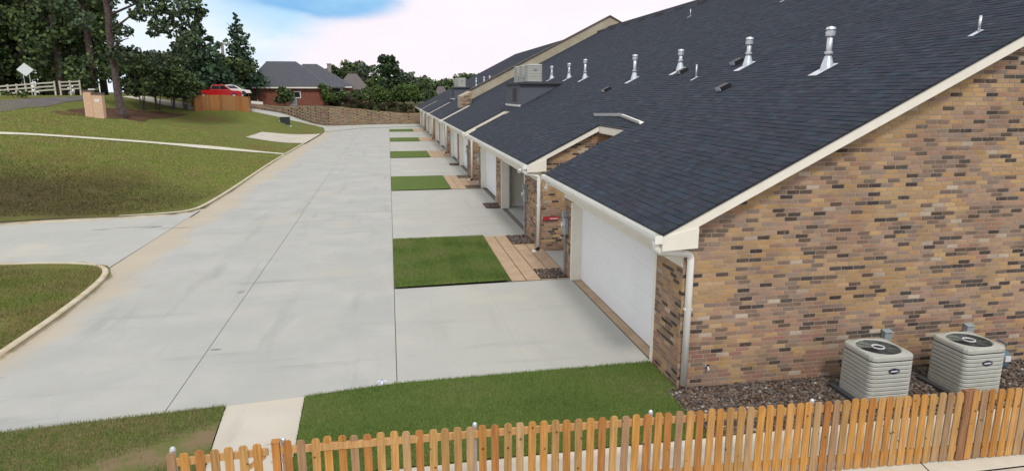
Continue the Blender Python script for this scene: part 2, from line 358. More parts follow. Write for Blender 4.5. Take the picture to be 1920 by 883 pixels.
# road slabs, with open joints between them
road = thing('road', 'wide pale concrete road between the lawn bank and the garages', 'road', (0, 0, 0)); road['kind'] = 'structure'; del road['category']
drape('road_bed', [(-30, 10.2), (-.05, 11.2), (5.3, 11.3), (5.3, 112), (-9, 108), (-8.4, 84), (-8.4, 80), (-8.4, 69), (-9, 31.5), (-9.5, 28), (-30, 28)], -.05, joint_m, None, road, flat=True)
G = .006
rows = [10.4, 29.45, 47.5, 66, 84.5, 103]
def kx(y):
    pts = [p for p in near_kerb[1:6]]+[(-8.5, 25)]+far_kerb[5:]
    for (x0, y0), (x1, y1) in zip(pts, pts[1:]):
        if y0 <= y <= y1: return x0+(x1-x0)*(y-y0)/(y1-y0)
    return -8.7
for i, (y0, y1) in enumerate(zip(rows, rows[1:])):
    yb = y0+G if i else None
    left = [(kx(y)+.02, y) for y in np.linspace(y0+G, y1-G, 12)] if i < 4 else [(-8.9, y0+G), (-8.7, y0+2), (-9.3, 92), (-11, 95), (-11.5, y1-G)]
    if i == 0:
        left = [(-9.2, 10.42), (-7.9, 10.45)]+[(x+.02, y) for x, y in near_kerb[1:6]]+[(-8.5, 24), (-8.5, y1-G)]
        a = [(-3.86-G, 10.82)]+[(-3.9-G, y1-G)]
        poly = [left[0]]+left[1:]+[a[1], a[0]]
        drape('slab', poly, .012, conc_road, None, road, flat=True)
        drape('slab', [(-3.86+G, 10.82), (-3.9+G, y1-G), (-.05-G, y1-G), (-.05-G, 11.28), (-1.62, 11.05), (-2.95, 10.93)], .012, conc_road, None, road, flat=True)
    else:
        drape('slab', left+[(-4-G, y1-G), (-3.95-G, y0+G)], .012, conc_road, None, road, flat=True)
        drape('slab', [(-3.95+G, y0+G), (-4+G, y1-G), (-.05-G, y1-G), (-.05-G, y0+G)], .012, conc_road, None, road, flat=True)
# side drive off to the left, parking bay, ramp up to the street
drape('slab', [(-8.52, 21.05)]+near_kerb[6:]+far_kerb[:5]+[(-8.52, 31.2)], .012, conc_drive, None, road, flat=True)
structure(drape('parking_bay', bay, .135, conc_walk, 1.0), 'small pale concrete bay cut into the lawn beside the road')
wl = [(-3.0, 110.6), (-9.3, 107.2), (-14.3, 98.7), (-18.4, 91.8), (-26, 89)]
structure(drape('ramp', ramp_edge[::-1]+tip[1:][::-1]+[(-8.9, 90), (-4, 100), (5.2, 103.5), (6, 111.7)]+wl, .05, conc_drive, 1.0), 'concrete drive bending left and climbing below the stone wall')

def sweep(name, pts, prof, m, parent=None, follow=False):
    """profile (offset to the left of travel, z) swept along a ground line"""
    mb = MB(); P = [Vector((p[0], p[1], h(p[0], p[1]) if follow else 0)) for p in pts]; n = len(prof); vs = []; fs = []
    for i, p in enumerate(P):
        d = (P[min(i+1, len(P)-1)]-P[max(i-1, 0)]); d.z = 0; d.normalize(); a = Vector((-d.y, d.x, 0))
        vs += [p+a*o+Vector((0, 0, z)) for o, z in prof]
    for i in range(len(P)-1):
        for k in range(n-1): fs.append((i*n+k, (i+1)*n+k, (i+1)*n+k+1, i*n+k+1))
    fs += [tuple(range(n)), tuple(reversed([(len(P)-1)*n+k for k in range(n)]))]
    mb.add(vs, fs); return mb.build(name, m, parent)
def smooth_line(p, it=2):
    for _ in range(it):
        q = [p[0]]
        for a, b in zip(p, p[1:]): q += [(a[0]*.75+b[0]*.25, a[1]*.75+b[1]*.25), (a[0]*.25+b[0]*.75, a[1]*.25+b[1]*.75)]
        p = q+[p[-1]]
    return p
kp = [(-.14, -.05), (-.04, .013), (.01, .04), (.03, .10), (.06, .125), (.18, .125), (.20, .05)]
structure(sweep('kerb', smooth_line(near_kerb), kp, kerb_m), 'pale kerb curving round the near left lawn')
structure(sweep('kerb', smooth_line(far_kerb)+[], kp, kerb_m), 'pale kerb along the far left lawn bank')

# pads of turf and driveways in front of the garages (period 18.2 m)
PER = 18.2
drv = thing('driveways', 'pale concrete aprons in front of the garages', 'driveway'); drv['kind'] = 'structure'; del drv['category']
drape('slab', [(-.04, 11.29), (2.449, 11.345), (2.449, 17.345), (-.04, 17.27)], .016, conc_drive, None, drv, flat=True)
drape('slab', [(2.451, 11.345), (4.90, 11.4), (4.90, 17.42), (2.451, 17.345)], .016, conc_drive, None, drv, flat=True)
drape('slab', [(-.04, 17.27), (4.9, 17.42), (5.3, 17.42), (5.3, 11.4), (4.9, 11.4)][0:0] or [(4.92, 11.42), (5.3, 11.42), (5.3, 17.3), (4.92, 17.42)], .020, conc_tan, None, drv, flat=True)
pad_grp = 'turf pads between the driveways'
pad_lbl = ['bright green turf pad nearest the camera beside the first driveway', 'green turf pad second from the camera beside the driveways', 'green turf pad third from the camera beside the driveways', 'thin green turf pad fourth from the camera beside the driveways', 'tiny green turf pad farthest away beside the last driveways']
for k in range(5):
    y0 = 17.32+PER*k; y1 = y0+6.05
    p = drape('turf_pad', [(-.02, y0), (3.15, y0+.15), (3.2, y1), (-.02, y1)], .05, grass_green, None, None, flat=True)
    p['kind'] = 'structure'; p['label'] = pad_lbl[k]
    # tan walk strips
    if k < 3:
        for j in range(4):
            x0 = 3.2+.43*j; x1 = x0+.42
            drape('walk_strip', [(x0+.01, y0+.1), (x1, y0+.1), (x1, y1), (x0+.01, y1)], .022, conc_tan, None, drv, flat=True)
        drape('walk_strip', [(4.93, y0+1.0), (7.2, y0+1.0), (7.2, y1-2.6), (4.93, y1-2.6)], .018, conc_drive, None, drv, flat=True)
    else:
        drape('walk_strip', [(3.21, y0+.1), (4.9, y0+.1), (4.9, y1), (3.21, y1)], .022, conc_tan, None, drv, flat=True)
    # double driveway beyond the pad
    a, b = y1, (17.32+PER*(k+1)); mid = (a+b)/2
    if k == 4: b = 111.5; mid = 104
    drape('slab', [(-.04, a), (4.9, a), (4.9, mid-.008), (-.04, mid-.008)], .016, conc_drive, None, drv, flat=True)
    drape('slab', [(-.04, mid+.008), (4.9, mid+.008), (4.9, b), (-.04, b)], .016, conc_drive, None, drv, flat=True)
# cross walk from the gate, walk along the fence
walk = thing('sidewalk', 'cream concrete sidewalk behind the picket fence with a spur to the road', 'sidewalk'); walk['kind'] = 'structure'; del walk['category']
drape('slab', [(-2.70, 8.49), (-1.54, 8.49), (-1.64, 11.04), (-2.90, 10.91)], .030, conc_walk, None, walk, flat=True)
for a, b in ((-6, -2.71), (-2.69, -1.51), (-1.49, 3.02), (3.04, 7.2), (7.22, 11.4), (11.42, 16)):
    drape('slab', [(a, 6.95), (b, 6.95), (b+(.35 if b < 11 and b > 3 else 0), 8.47), (a+(.35 if a < 11.5 and a > 3 else 0), 8.47)], .028, conc_pale, None, walk, flat=True)
structure(drape('pavement', [(-8, 1), (20, 1), (20, 6.93), (-8, 6.93)], .02, conc_walk, None, None, flat=True), 'concrete paving on the near side of the fence')
path = [tuple(hit(px, 254+38*(max(0, px)/533)**1.25+.02*min(0, px))[:2]) for px in [-200, -100]+[533*k/22 for k in range(23)]]
def ribbon(name, pts, w, off, m, step=1.0):
    L = []; Rr = []
    for i, p in enumerate(pts):
        d = Vector(pts[min(i+1, len(pts)-1)])-Vector(pts[max(i-1, 0)]); d.normalize(); L.append((p[0]-d.y*w/2, p[1]+d.x*w/2)); Rr.append((p[0]+d.y*w/2, p[1]-d.x*w/2))
    return drape(name, L+Rr[::-1], off, m, step)
structure(ribbon('footpath', path, .85, .145, conc_pale), 'thin pale footpath crossing the lawn bank')
# street beyond the bank
def street_pts():
    a = [tuple(hit(px, py)[:2]) for px, py in ((-260, 250), (-100, 225), (0, 213.5), (70, 204), (120, 195), (150, 191), (185, 187))]
    b = [tuple(hit(px, py)[:2]) for px, py in ((185, 182.5), (150, 184), (120, 184.5), (70, 187), (0, 192), (-100, 199), (-260, 212))]
    return a+b
structure(drape('street', street_pts(), .13, asphalt_m, 1.0), 'grey asphalt street at the top of the bank')
structure(drape('driveway', [tuple(hit(px, py)[:2]) for px, py in ((225, 183.5), (262, 182.5), (300, 188), (345, 195), (372, 199), (372, 209), (345, 207), (300, 198.5), (262, 190))], .15, conc_pale, 1.0), 'bright concrete driveway behind the pine tree')
structure(drape('mulch_bed', [tuple(hit(px, py)[:2]) for px, py in ((95, 214), (130, 208), (180, 205), (240, 207), (300, 211), (352, 217), (330, 222), (280, 226), (220, 226), (160, 221), (120, 218))], .125, dirt_m, 1.0), 'brown mulch ground under the trees')

# ------------------------------------------------------------------ the townhouse row
XF, YG = 4.88, 10.2; XE, ZE, PT, XR = 4.35, 2.93, .51, 20.6
def rz_(x): return ZE+PT*(x-XE) if x <= XR else ZE+PT*(XR-XE)-PT*(x-XR)
XN = 6.75; XNW = 7.25
blocks = [(9.9, 18.3)] + [(20.9+PER*k, 36.9+PER*k) for k in range(5)]
blocks[-1] = (93.7, 109.5)
YEND = 109.5
row = thing('townhouse_row', 'long row of attached brick townhouses with dark shingle roof and white garage doors', 'townhouses', (XF, YG, 0))
ROFF = Vector((XF, YG, 0))
def rp(o):      # parent a world-space mesh to the row
    o.parent = row; o.location = (-ROFF.x, -ROFF.y, 0); return o
PAL = [(.44, .285, .145), (.47, .31, .16), (.42, .285, .165), (.48, .29, .135), (.40, .28, .18), (.35, .245, .17), (.38, .25, .175), (.34, .225, .165), (.30, .23, .175), (.43, .30, .18)]
DARK = [(.085, .062, .052), (.11, .08, .062), (.075, .062, .057), (.15, .10, .075), (.17, .125, .095), (.20, .15, .115), (.10, .085, .075)]
BW, BH, BG = .245, .0785, .0115
PAL_T = [(.46, .305, .155), (.49, .325, .16), (.44, .295, .165), (.47, .29, .14), (.42, .285, .17), (.49, .33, .185)]
PAL_P = [(.40, .27, .175), (.36, .235, .165), (.34, .225, .17), (.38, .26, .19), (.31, .235, .185), (.28, .21, .165), (.44, .29, .18), (.24, .165, .125), (.40, .24, .16)]
def brick_list(u0, u1, z0, top, low_red=True):
    o_seed = u1; out = []; n = int(math.ceil((max(top(u0), top(u1))-z0)/BH)); prev = False
    for r in range(n):
        z = z0+r*BH; u = u0-(BW/2 if r % 2 else 0)-random.choice((0, 0, .06))
        prev = False; patch = random.random()
        while u < u1:
            a, b = max(u, u0), min(u+BW-BG, u1); u += BW
            if b-a < .03: continue
            if min(top(a), top(b)) < z+.012: 
                continue
            zt = min(z+BH-BG, top(a), top(b))
            p = .32 if prev else .165
            if random.random() < p: c = random.choice(DARK); prev = True
            else:
                prev = False; fld = math.sin(u*1.9+1.7*math.sin(z*2.3+o_seed))+math.sin(z*4.1+1.3*math.sin(u*1.4+o_seed*2)); c = random.choice(PAL_T if fld+random.gauss(0, .9) > .35 else PAL_P)
                if z < 1.0 and random.random() < .45: c = (.36*random.uniform(.85, 1.05), .22*random.uniform(.85, 1.05), .15)
                if random.random() < .03: c = (.50, .41, .32)
            v = random.uniform(.86, 1.1); out.append((a, b, z, zt, tuple(k*v for k in c)))
    return out
BF = [(0, 1, 2, 3), (0, 4, 5, 1), (1, 5, 6, 2), (2, 6, 7, 3), (3, 7, 4, 0)]
def brick_verts(o, ud, nd, a, b, z, zt, d=.007):
    """front face first; o origin, ud along, nd outward"""
    o, ud, nd = Vector(o), Vector(ud), Vector(nd); f = []
    e = .0025
    for (u, w) in ((a+e, z+e), (b-e, z+e), (b-e, zt-e), (a+e, zt-e)): f.append(o+ud*u+nd*d+Vector((0, 0, w)))
    for (u, w) in ((a, z), (b, z), (b, zt), (a, zt)): f.append(o+ud*u-nd*.004+Vector((0, 0, w)))
    return f
def brick_face(parent, o, ud, nd, u0, u1, z0, top, singles=0):
    L = brick_list(u0, u1, z0, top); o = Vector(o); ud = Vector(ud); nd = Vector(nd)
    flip = ud.cross(Vector((0, 0, 1))).dot(nd) < 0
    def dist(q): p = o+ud*((q[0]+q[1])/2)+Vector((0, 0, q[2])); return (p-cam.location).length
    ones = set()
    if singles:
        full = sorted([i for i, q in enumerate(L) if q[1]-q[0] > BW-BG-.002 and q[3]-q[2] > BH-BG-.002], key=lambda i: dist(L[i]))[:singles]; ones = set(full)
    rest = [q for i, q in enumerate(L) if i not in ones]
    V = np.array([[tuple(p) for p in brick_verts(o, ud, nd, *q[:4])] for q in rest]); F = [tuple(reversed(f)) for f in BF] if flip else BF
    s = bulk('bricks', V, F, np.array([q[4] for q in rest]), brick_m, None); stuff(s); s.parent = parent
    if parent is not row and parent.parent is row: s.parent = parent
    cache = {}
    for i in sorted(ones):
        q = L[i]; key = tuple(round(c*90) for c in q[4])
        if key not in cache:
            mb = MB(); mb.add([tuple(p) for p in brick_verts((0, 0, 0), ud, nd, 0, BW-BG, 0, BH-BG)], F, q[4]); cache[key] = mb.mesh('brick', brick_m)
        b = link('brick', cache[key], parent); b.location = o+ud*q[0]+Vector((0, 0, q[2])+()) if False else o+ud*q[0]+Vector((0, 0, q[2]))
    return s
# gable wall
TH = .04
def roof_under(x): return rz_(x)-.14
XB = 2*XR-XE-.53
mb = MB(); poly = [(XF, YG, -.1), (XB, YG, -.1), (XB, YG, roof_under(XB)), (XR, YG, roof_under(XR)), (XF, YG, roof_under(XF))]
mb.prism(poly, (0, .2, 0)); gw = rp(mb.build('gable_wall', mortar_m))
brick_face(gw, (XF, YG, 0), (1, 0, 0), (0, -1, 0), 0, 10.5, -.06, lambda u: roof_under(XF+u)-.02, singles=300)
# facade piers, side walls, notches
def wall_piece(name, x0, y0, z0, x1, y1, z1): return rp(MB().box(x0, y0, z0, x1, y1, z1).build(name, mortar_m))
ZH = 2.22       # head of the garage openings
doors = []; near_pier = True
for bi, (b0, b1) in enumerate(blocks):
    w0 = b0+(.3 if bi == 0 else .2); w1 = b1-.2
    if bi == 0: ops = [(11.42, 17.25)]
    else: ops = [(w0+2.8, w0+8.0), (w0+9.6, w0+14.8)]
    if bi == 5: ops = [(w0+2.8, w0+8.0), (w0+9.6, w0+14.6)]
    # piers
    ys = [w0]+[v for o in ops for v in o]+[w1]
    for a, b in zip(ys[::2], ys[1::2]):
        a2 = a+(.2 if a == w0 else 0); b2 = b-(0 if b != w1 else .0)
        w = wall_piece('pier', XF, a2, -.1, XF+.3, b2, ZH+.02)
        if bi <= 2: brick_face(w, (XF, b2, 0), (0, -1, 0), (-1, 0, 0), 0, b2-a2+(.2 if a == w0 else 0), -.06, lambda u: ZH+.03)
        else: w.data.materials[0] = mat('pier_brick_%d' % bi if False else 'pier_brick', (.36, .24, .15), .9, noise=(6, (.28, .19, .13), .4, .6)) if 'pier_brick' not in MATS else MATS['pier_brick']
    # header over the openings (frieze, cream) and soffit
    rp(MB().box(XF-.012, w0+.01, ZH+.03, XF+.25, w1, 2.70).build('frieze_board', trim_m))
    rp(MB().box(XE+.03, b0+.02, 2.70, XF+.0, b1-.02, 2.722).build('soffit', soffit_m))
    rp(MB().box(XE+.01, b0+.01, 2.66, XE+.035, b1-.01, 2.885).build('fascia', trim_m))
    # gutter: open trough
    mb = MB(); pr = [(XE+.008, 2.895), (XE+.008, 2.77), (XE-.08, 2.765), (XE-.115, 2.83), (XE-.12, 2.895), (XE-.132, 2.897), (XE-.128, 2.825), (XE-.088, 2.752), (XE+.0, 2.752)]
    vs = []; n = len(pr); yy0 = b0+(.02 if bi == 0 else .0); yy1 = b1
    vs = [(x, yy0, z) for x, z in pr]+[(x, yy1, z) for x, z in pr]
    fs = [(i, (i+1) % n, (i+1) % n+n, i+n) for i in range(n)]
    mb.add(vs, fs); mb.box(XE-.13, yy0-.004, 2.753, XE+.006, yy0+.0, 2.896); mb.box(XE-.13, yy1, 2.753, XE+.006, yy1+.004, 2.896)
    g = rp(mb.build('gutter', gutter_m))
    # doors
    for oi, (o0, o1) in enumerate(ops):
        opened = (bi == 1 and oi == 0)
        fr = MB(); fr.box(XF+.05, o0+.0, .02, XF+.34, o0+.03, ZH); fr.box(XF+.05, o1-.03, .02, XF+.34, o1, ZH); fr.box(XF+.05, o0+.03, ZH-.03, XF+.34, o1-.03, ZH+.015)
        fr.box(XF-.012, o0-.1, .02, XF+.048, o0+.03, ZH); fr.box(XF-.012, o1-.03, .02, XF+.048, o1+.1, ZH)
        f = rp(fr.build('door_frame', trim_m))
        if opened:
            rm = MB(); x0, x1 = XF+.3, 11.6; a, b = o0-.9, o1+.45
            rm.box(x0, a-.1, 0, x1, a, 2.65); rm.box(x0, b, 0, x1, b+.1, 2.65); rm.box(x1, a, 0, x1+.1, b, 2.65); rm.box(x0, a-.1, 2.65, x1, b+.1, 2.7)
            rp(rm.build('garage_interior', int_m)); rp(MB().box(x0, a, -.05, x1, b, .03).build('garage_floor', conc_drive))
            rp(MB().box(x0+.1, b-.02, .03, x1, b-.001, .16).build('baseboard', white_m))
            tr = MB().box(XF+.34, o1+.02, .05, XF+.40, o1+.10, 2.3); tr.box(XF+.34, o0-.10, .05, XF+.40, o0-.02, 2.3); rp(tr.build('door_track', galv_m))
            dd = MB().box(XF+.45, o0+.03, ZH-.02, XF+2.6, o1-.03, ZH+.03); rp(dd.build('garage_door', door_m))
            rp(MB().box(XF+.34, o1+.10, .03, XF+.42, o1+.44, 2.5).build('dark_jamb_board', mat('dark_board', (.12, .13, .14), .8)))  # dark strip beside the far jamb, where the door track shows
        else:
            dr = rp(MB().box(XF+.30, o0+.03, .02, XF+.32, o1-.03, ZH-.03).build('garage_door', door_m))
            MB().box(XF+.268, o0+.032, .021, XF+.298, o1-.032, .029).build('bottom_seal', black_m, dr)
            ph = (ZH-.06)/4
            for s in range(4):
                z0 = .03+s*ph; pn = MB().box(XF+.272, o0+.032, z0+.0018, XF+.30, o1-.032, z0+ph-.0018)
                nP = 8; wP = (o1-o0-.1)/nP
                if bi < 3:
                    for q in range(nP):
                        ya = o0+.05+q*wP+.07; yb = ya+wP-.14
                        pn.add([(XF+.272, ya, z0+.1), (XF+.272, yb, z0+.1), (XF+.272, yb, z0+ph-.1), (XF+.272, ya, z0+ph-.1),
                                (XF+.269, ya+.02, z0+.12), (XF+.269, yb-.02, z0+.12), (XF+.269, yb-.02, z0+ph-.12), (XF+.269, ya+.02, z0+ph-.12)],
                               [(4, 7, 6, 5), (0, 4, 5, 1), (1, 5, 6, 2), (2, 6, 7, 3), (3, 7, 4, 0)])
                p = pn.build('panel', door_m, dr)
    # side wall facing the camera at the near end of each block past the first, and far end wall
    if bi > 0:
        poly = [(XF, w0, -.1), (XNW+.2, w0, -.1), (XNW+.2, w0, roof_under(XNW+.2)), (XF, w0, roof_under(XF))]
        sw = rp(MB().prism(poly, (0, .2, 0)).build('side_wall', mortar_m if bi < 4 else MATS.get('pier_brick', brick_m)))
        if bi < 4: brick_face(sw, (XF, w0, 0), (1, 0, 0), (0, -1, 0), 0, XNW+.2-XF, -.06, lambda u: roof_under(XF+u)-.02)
    if bi < 5:
        nx = blocks[bi+1][0]
        poly = [(XF+.3, w1-.2, -.1), (XNW+.2, w1-.2, -.1), (XNW+.2, w1-.2, roof_under(XNW+.2)), (XF+.3, w1-.2, roof_under(XF+.3))]
        rp(MB().prism(poly, (0, .2, 0)).build('side_wall', MATS.get('pier_brick') or mortar_m))
        # back of the entry alcove
        aw = rp(MB().box(XNW, w1, -.1, XNW+.15, nx+.2, roof_under(XNW)).build('alcove_wall', mortar_m))
        rp(MB().box(XNW-.04, w1+.9, .05, XNW-.001, w1+1.85, 2.15).build('entry_door', white_m))
        rp(MB().box(XN+.01, b1-.02, rz_(XN)-.26, XN+.04, nx+.01, rz_(XN)-.045).build('fascia', trim_m))
        rp(MB().box(XN+.04, b1, rz_(XN)-.28, XNW, nx, rz_(XN)-.262).build('soffit', soffit_m))
# end wall and back wall of the whole row (plain)
poly = [(XF, YEND-.3, -.1), (XB, YEND-.3, -.1), (XB, YEND-.3, roof_under(XB)), (XR, YEND-.3, roof_under(XR)), (XF, YEND-.3, roof_under(XF))]
rp(MB().prism(poly, (0, .2, 0)).build('gable_wall', MATS['pier_brick']))
rp(MB().box(XB-.2, YG+.2, -.1, XB, YEND-.3, roof_under(XB)-.02).build('back_wall', MATS['pier_brick']))
# rake boards: near gable full height, and one on the near side of every later block
def rake(y, x0, x1, w=.205, t=.035, name='rake_board'):
    mb = MB(); zt = lambda x: rz_(x)-.045
    mb.prism([(x0, y, zt(x0)-w*.9), (x1, y, zt(x1)-w), (x1, y, zt(x1)), (x0, y, zt(x0))], (0, t, 0)); return rp(mb.build(name, trim_m))
rake(9.92, XE+.035, XR); 
mb = MB(); mb.prism([(XR, 9.92, rz_(XR)-.3), (XB+.5, 9.92, rz_(XB+.5)-.3), (XB+.5, 9.92, rz_(XB+.5)-.05), (XR, 9.92, rz_(XR)-.05)], (0, .035, 0)); rp(mb.build('rake_board', trim_m))
mb = MB(); mb.prism([(XE+.0, 9.905, 2.63), (XF+.10, 9.905, 2.66), (XF+.10, 9.905, rz_(XF+.1)-.24), (XE+.0, 9.905, rz_(XE)-.06)], (0, .32, 0)); rp(mb.build('eave_return', trim_m))
mb = MB(); mb.prism([(XF+.1, 9.957, roof_under(XF+.1)-.03), (XR, 9.957, roof_under(XR)-.03), (XR, 9.957, roof_under(XR)-.01), (XF+.1, 9.957, roof_under(XF+.1)-.01)], (0, YG-9.957, 0)); rp(mb.build('rake_soffit', soffit_m))
for bi, (b0, b1) in enumerate(blocks[1:], 1):
    rake(b0+.02, XE+.035, XN+.04, .17)
    mb = MB(); mb.prism([(XE, b0+.008, 2.64), (XF+.12, b0+.008, 2.66), (XF+.12, b0+.008, rz_(XF+.12)-.2), (XE, b0+.008, rz_(XE)-.06)], (0, .19, 0)); rp(mb.build('eave_return', trim_m))
# roof deck
deck_m = mat('roof_deck', (.05, .05, .055), .9)
mb = MB(); sl = math.sqrt(1+PT*PT)
def slab_roof(mb, x0, x1, y0, y1, t=.045):
    mb.prism([(x0, y0, rz_(x0)-.012), (x1, y0, rz_(x1)-.012), (x1, y0, rz_(x1)-t), (x0, y0, rz_(x0)-t)], (0, y1-y0, 0))
for b0, b1 in blocks: slab_roof(mb, XE, XN, b0, b1)
slab_roof(mb, XN, XR, 9.9, YEND); 
mb.prism([(XR, 9.9, rz_(XR)-.012), (XB+.53, 9.9, rz_(XB+.53)-.012), (XB+.53, 9.9, rz_(XB+.53)-.045), (XR, 9.9, rz_(XR)-.045)], (0, YEND-9.9, 0))
roof = rp(mb.build('roof', deck_m))
# shingles: courses of separate tabs, each a thin wedge
def shingles():
    exp = .145; nc = int((XR-XE)*sl/exp)+1; A = []
    for i in range(nc):
        s0 = i*exp; s1 = min(s0+exp+.03, (XR-XE)*sl); xa = XE-.015+s0/sl if i == 0 else XE+s0/sl; xb = XE+s1/sl
        segs = blocks if xa < XN-.02 else [(9.9, YEND)]
        for (a, b) in segs:
            y = a-random.uniform(0, .3)
            while y < b:
                L = random.choice((.17, .2, .25, .33)) if y < 62 else .9
                y0, y1 = max(y, a-.01), min(y+L-.004, b+.01); y += L
                if y1-y0 < .02: continue
                A.append((xa, xb, y0, y1, random.choice((.006, .006, .009, .012))))
    A = np.array(A); n = len(A); xa, xb, y0, y1, t = A.T
    k = 1/sl; nz = np.array([-PT*k, k])
    def P(x, y, off): return np.stack([x+nz[0]*off, y, ZE+PT*(x-XE)+nz[1]*off], 1)
    V = np.stack([P(xa, y0, t), P(xb, y0, .001+0*t), P(xb, y1, .001+0*t), P(xa, y1, t), P(xa, y0, -.008+0*t), P(xa, y1, -.008+0*t), P(xb, y0, -.008+0*t), P(xb, y1, -.008+0*t)], 1)
    F = [(0, 1, 2, 3), (4, 0, 3, 5), (4, 6, 1, 0), (5, 3, 2, 7)]
    base = np.array([.037, .046, .064]); cols = base*RNG.uniform(.80, 1.20, (n, 1))*np.array([1, 1, 1])
    # second random tone: some bluer, some purplish
    pick = RNG.random(n); cols[pick < .12] *= np.array([1.22, .98, 1.06]); cols[pick > .88] *= np.array([.88, 1.04, 1.10]); big = (pick > .45) & (pick < .55); cols[big] *= 1.25
    return V, F, cols
SV, SF, SC = shingles()
dist = np.linalg.norm(SV[:, 0]-np.array(cam.location), axis=1); order = np.argsort(dist); ones = order[:300]; rest = np.sort(order[300:])
sh = bulk('shingles', SV[rest], SF, SC[rest], shingle_m, roof); stuff(sh)
cache = {}
for i in ones:
    L = round(float(SV[i, 3, 1]-SV[i, 0, 1]), 3); key = (L, round(float(SC[i, 0])*120))
    if key not in cache:
        v0 = SV[i]-SV[i, 4]; mb = MB(); mb.add([tuple(p) for p in v0], SF, tuple(SC[i])); cache[key] = mb.mesh('shingle', shingle_m)
    o = link('shingle', cache[key], roof); o.location = SV[i, 4]
# back slope shingles as one sheet and the ridge caps
mb = MB(); mb.add([(XR, 9.89, rz_(XR)+.0), (XB+.53, 9.89, rz_(XB+.53)), (XB+.53, YEND, rz_(XB+.53)), (XR, YEND, rz_(XR)+.0)], [(0, 3, 2, 1)][::-1], (.05, .055, .07)); mb.build('back_slope', shingle_m, roof)
V = []; y = 9.88
while y < YEND-.3:
    z = rz_(XR); V.append([(XR-.16, y, z-.06), (XR, y, z+.035), (XR+.16, y, z-.06), (XR-.16, y+.31, z-.07), (XR, y+.31, z+.02), (XR+.16, y+.31, z-.07)]); y += .30
V = np.array(V); o = bulk('ridge_caps', V, [(0, 1, 4, 3), (1, 2, 5, 4)], np.tile(np.array([[.04, .045, .055]]), (len(V), 1))*RNG.uniform(.7, 1.3, (len(V), 1)), shingle_m, roof); stuff(o)
# low ridge vent hoods seen as a row of dark dashes below the ridge
for k in range(14):
    y = 26.+k*3.4; x = XR-1.15; mb = MB(); z = rz_(x)
    mb.prism([(x-.28, y, rz_(x-.28)+.01), (x+.1, y, rz_(x+.1)+.01), (x+.08, y, rz_(x+.08)+.14), (x-.26, y, rz_(x-.26)+.2)], (0, .7, 0)); mb.build('roof_vent', deck_m, roof)
# fire wall above the roof
YW = 61.4
def band(x0, x1, hgt, y0, t, name, m):
    pts = [(x0, y0, rz_(x0)-.05)]+([(XR, y0, rz_(XR)-.05)] if x1 > XR else [])+[(x1, y0, rz_(x1)-.05), (x1, y0, rz_(x1)+hgt)]+([(XR, y0, rz_(XR)+hgt)] if x1 > XR else [])+[(x0, y0, rz_(x0)+hgt)]
    return rp(MB().prism(pts, (0, t, 0)).build(name, m))
band(7.0, 32, .90, YW, .3, 'fire_wall', siding_m)
mb = MB()
for xa, xb in ((6.95, XR), (XR, 32)):
    mb.prism([(xa, YW-.14, rz_(xa)+.902), (xb, YW-.14, rz_(xb)+.902), (xb, YW-.14, rz_(xb)+.97), (xa, YW-.14, rz_(xa)+.97)], (0, .58, 0))
rp(mb.build('wall_coping', brown_m))
st = rp(MB().prism([(6.15, 57.35, 3.7), (7.02, 57.35, 3.7), (7.02, 57.35, 5.28), (6.15, 57.35, 4.86)], (0, 3.3, 0)).build('parapet_stub', mortar_m))
brick_face(st, (6.15, 57.35, 0), (1, 0, 0), (0, -1, 0), 0, .87, 3.7, lambda u: 4.84+.5*u)
# downspouts
def pipe_run(mb, pts, w=.085, d=.065):
    for a, b in zip(pts, pts[1:]): mb.beam(a, b, w, d, (0, 1, 0) if abs(b[2]-a[2]) > abs(b[0]-a[0]) else (0, 0, 1))
def round_corner(p, r=.1, n=5):
    out = [Vector(p[0])]
    for a, b, c in zip(p, p[1:], p[2:]):
        a, b, c = Vector(a), Vector(b), Vector(c); u = (a-b).normalized()*r; v = (c-b).normalized()*r
        for k in range(n+1): t = k/n; out.append((b+u)*(1-t)**2+b*2*t*(1-t)+(b+v)*t*t)
    return out+[Vector(p[-1])]
for bi, (b0, b1) in enumerate(blocks):
    w0 = b0+(.3 if bi == 0 else .2); yb = w0-.055
    xd = XF+.10 if bi == 0 else XF-.10
    pts = round_corner([(XE-.06, b0+.12, 2.77), (XE-.06, b0+.13, 2.60), (xd, yb, 2.50), (xd, yb, .10)], .11)
    mb = MB(); mb.tube(pts, .064, 8); o = mb.build('downspout', gutter_m, smooth=True); rp(o)
    s = MB().box(xd-.07, yb-.03, 1.5, xd+.07, w0-.008, 1.53).build('strap', gutter_m, o)
    s2 = MB().box(XE-.11, b0+.06, 2.735, XE-.01, b0+.2, 2.775).build('outlet', gutter_m, o)
    if bi > 0:
        e = MB().tube([(xd, yb, .16), (xd, yb-.02, .06), (xd-.13, yb-.25, .05)], .06, 10).build('black_elbow', black_m, o)
        MB().lathe([(0, 0.02), (.09, .03), (.085, .07), (0, .10)], xd-.22, yb-.38, 12).build('drain_cap', white_m, o)
# rain diverter on the first roof
def on_roof(x, y, off=0.): return (x-PT/sl*off, y, rz_(x)+off/sl)
mb = MB(); pts = [(7.16, 22.7), (7.30, 20.5), (7.02, 17.95)]
for (xa, ya), (xb, yb) in zip(pts, pts[1:]):
    mb.prism([on_roof(xa, ya, .01), on_roof(xb, yb, .01), on_roof(xb, yb, .12), on_roof(xa, ya, .12)], (.012, 0, .0))
    mb.prism([on_roof(xa, ya, .012), on_roof(xb, yb, .012), on_roof(xb+.12, yb, .012), on_roof(xa+.12, ya, .012)], (0, 0, .004))
rp(mb.build('rain_diverter', white_m))
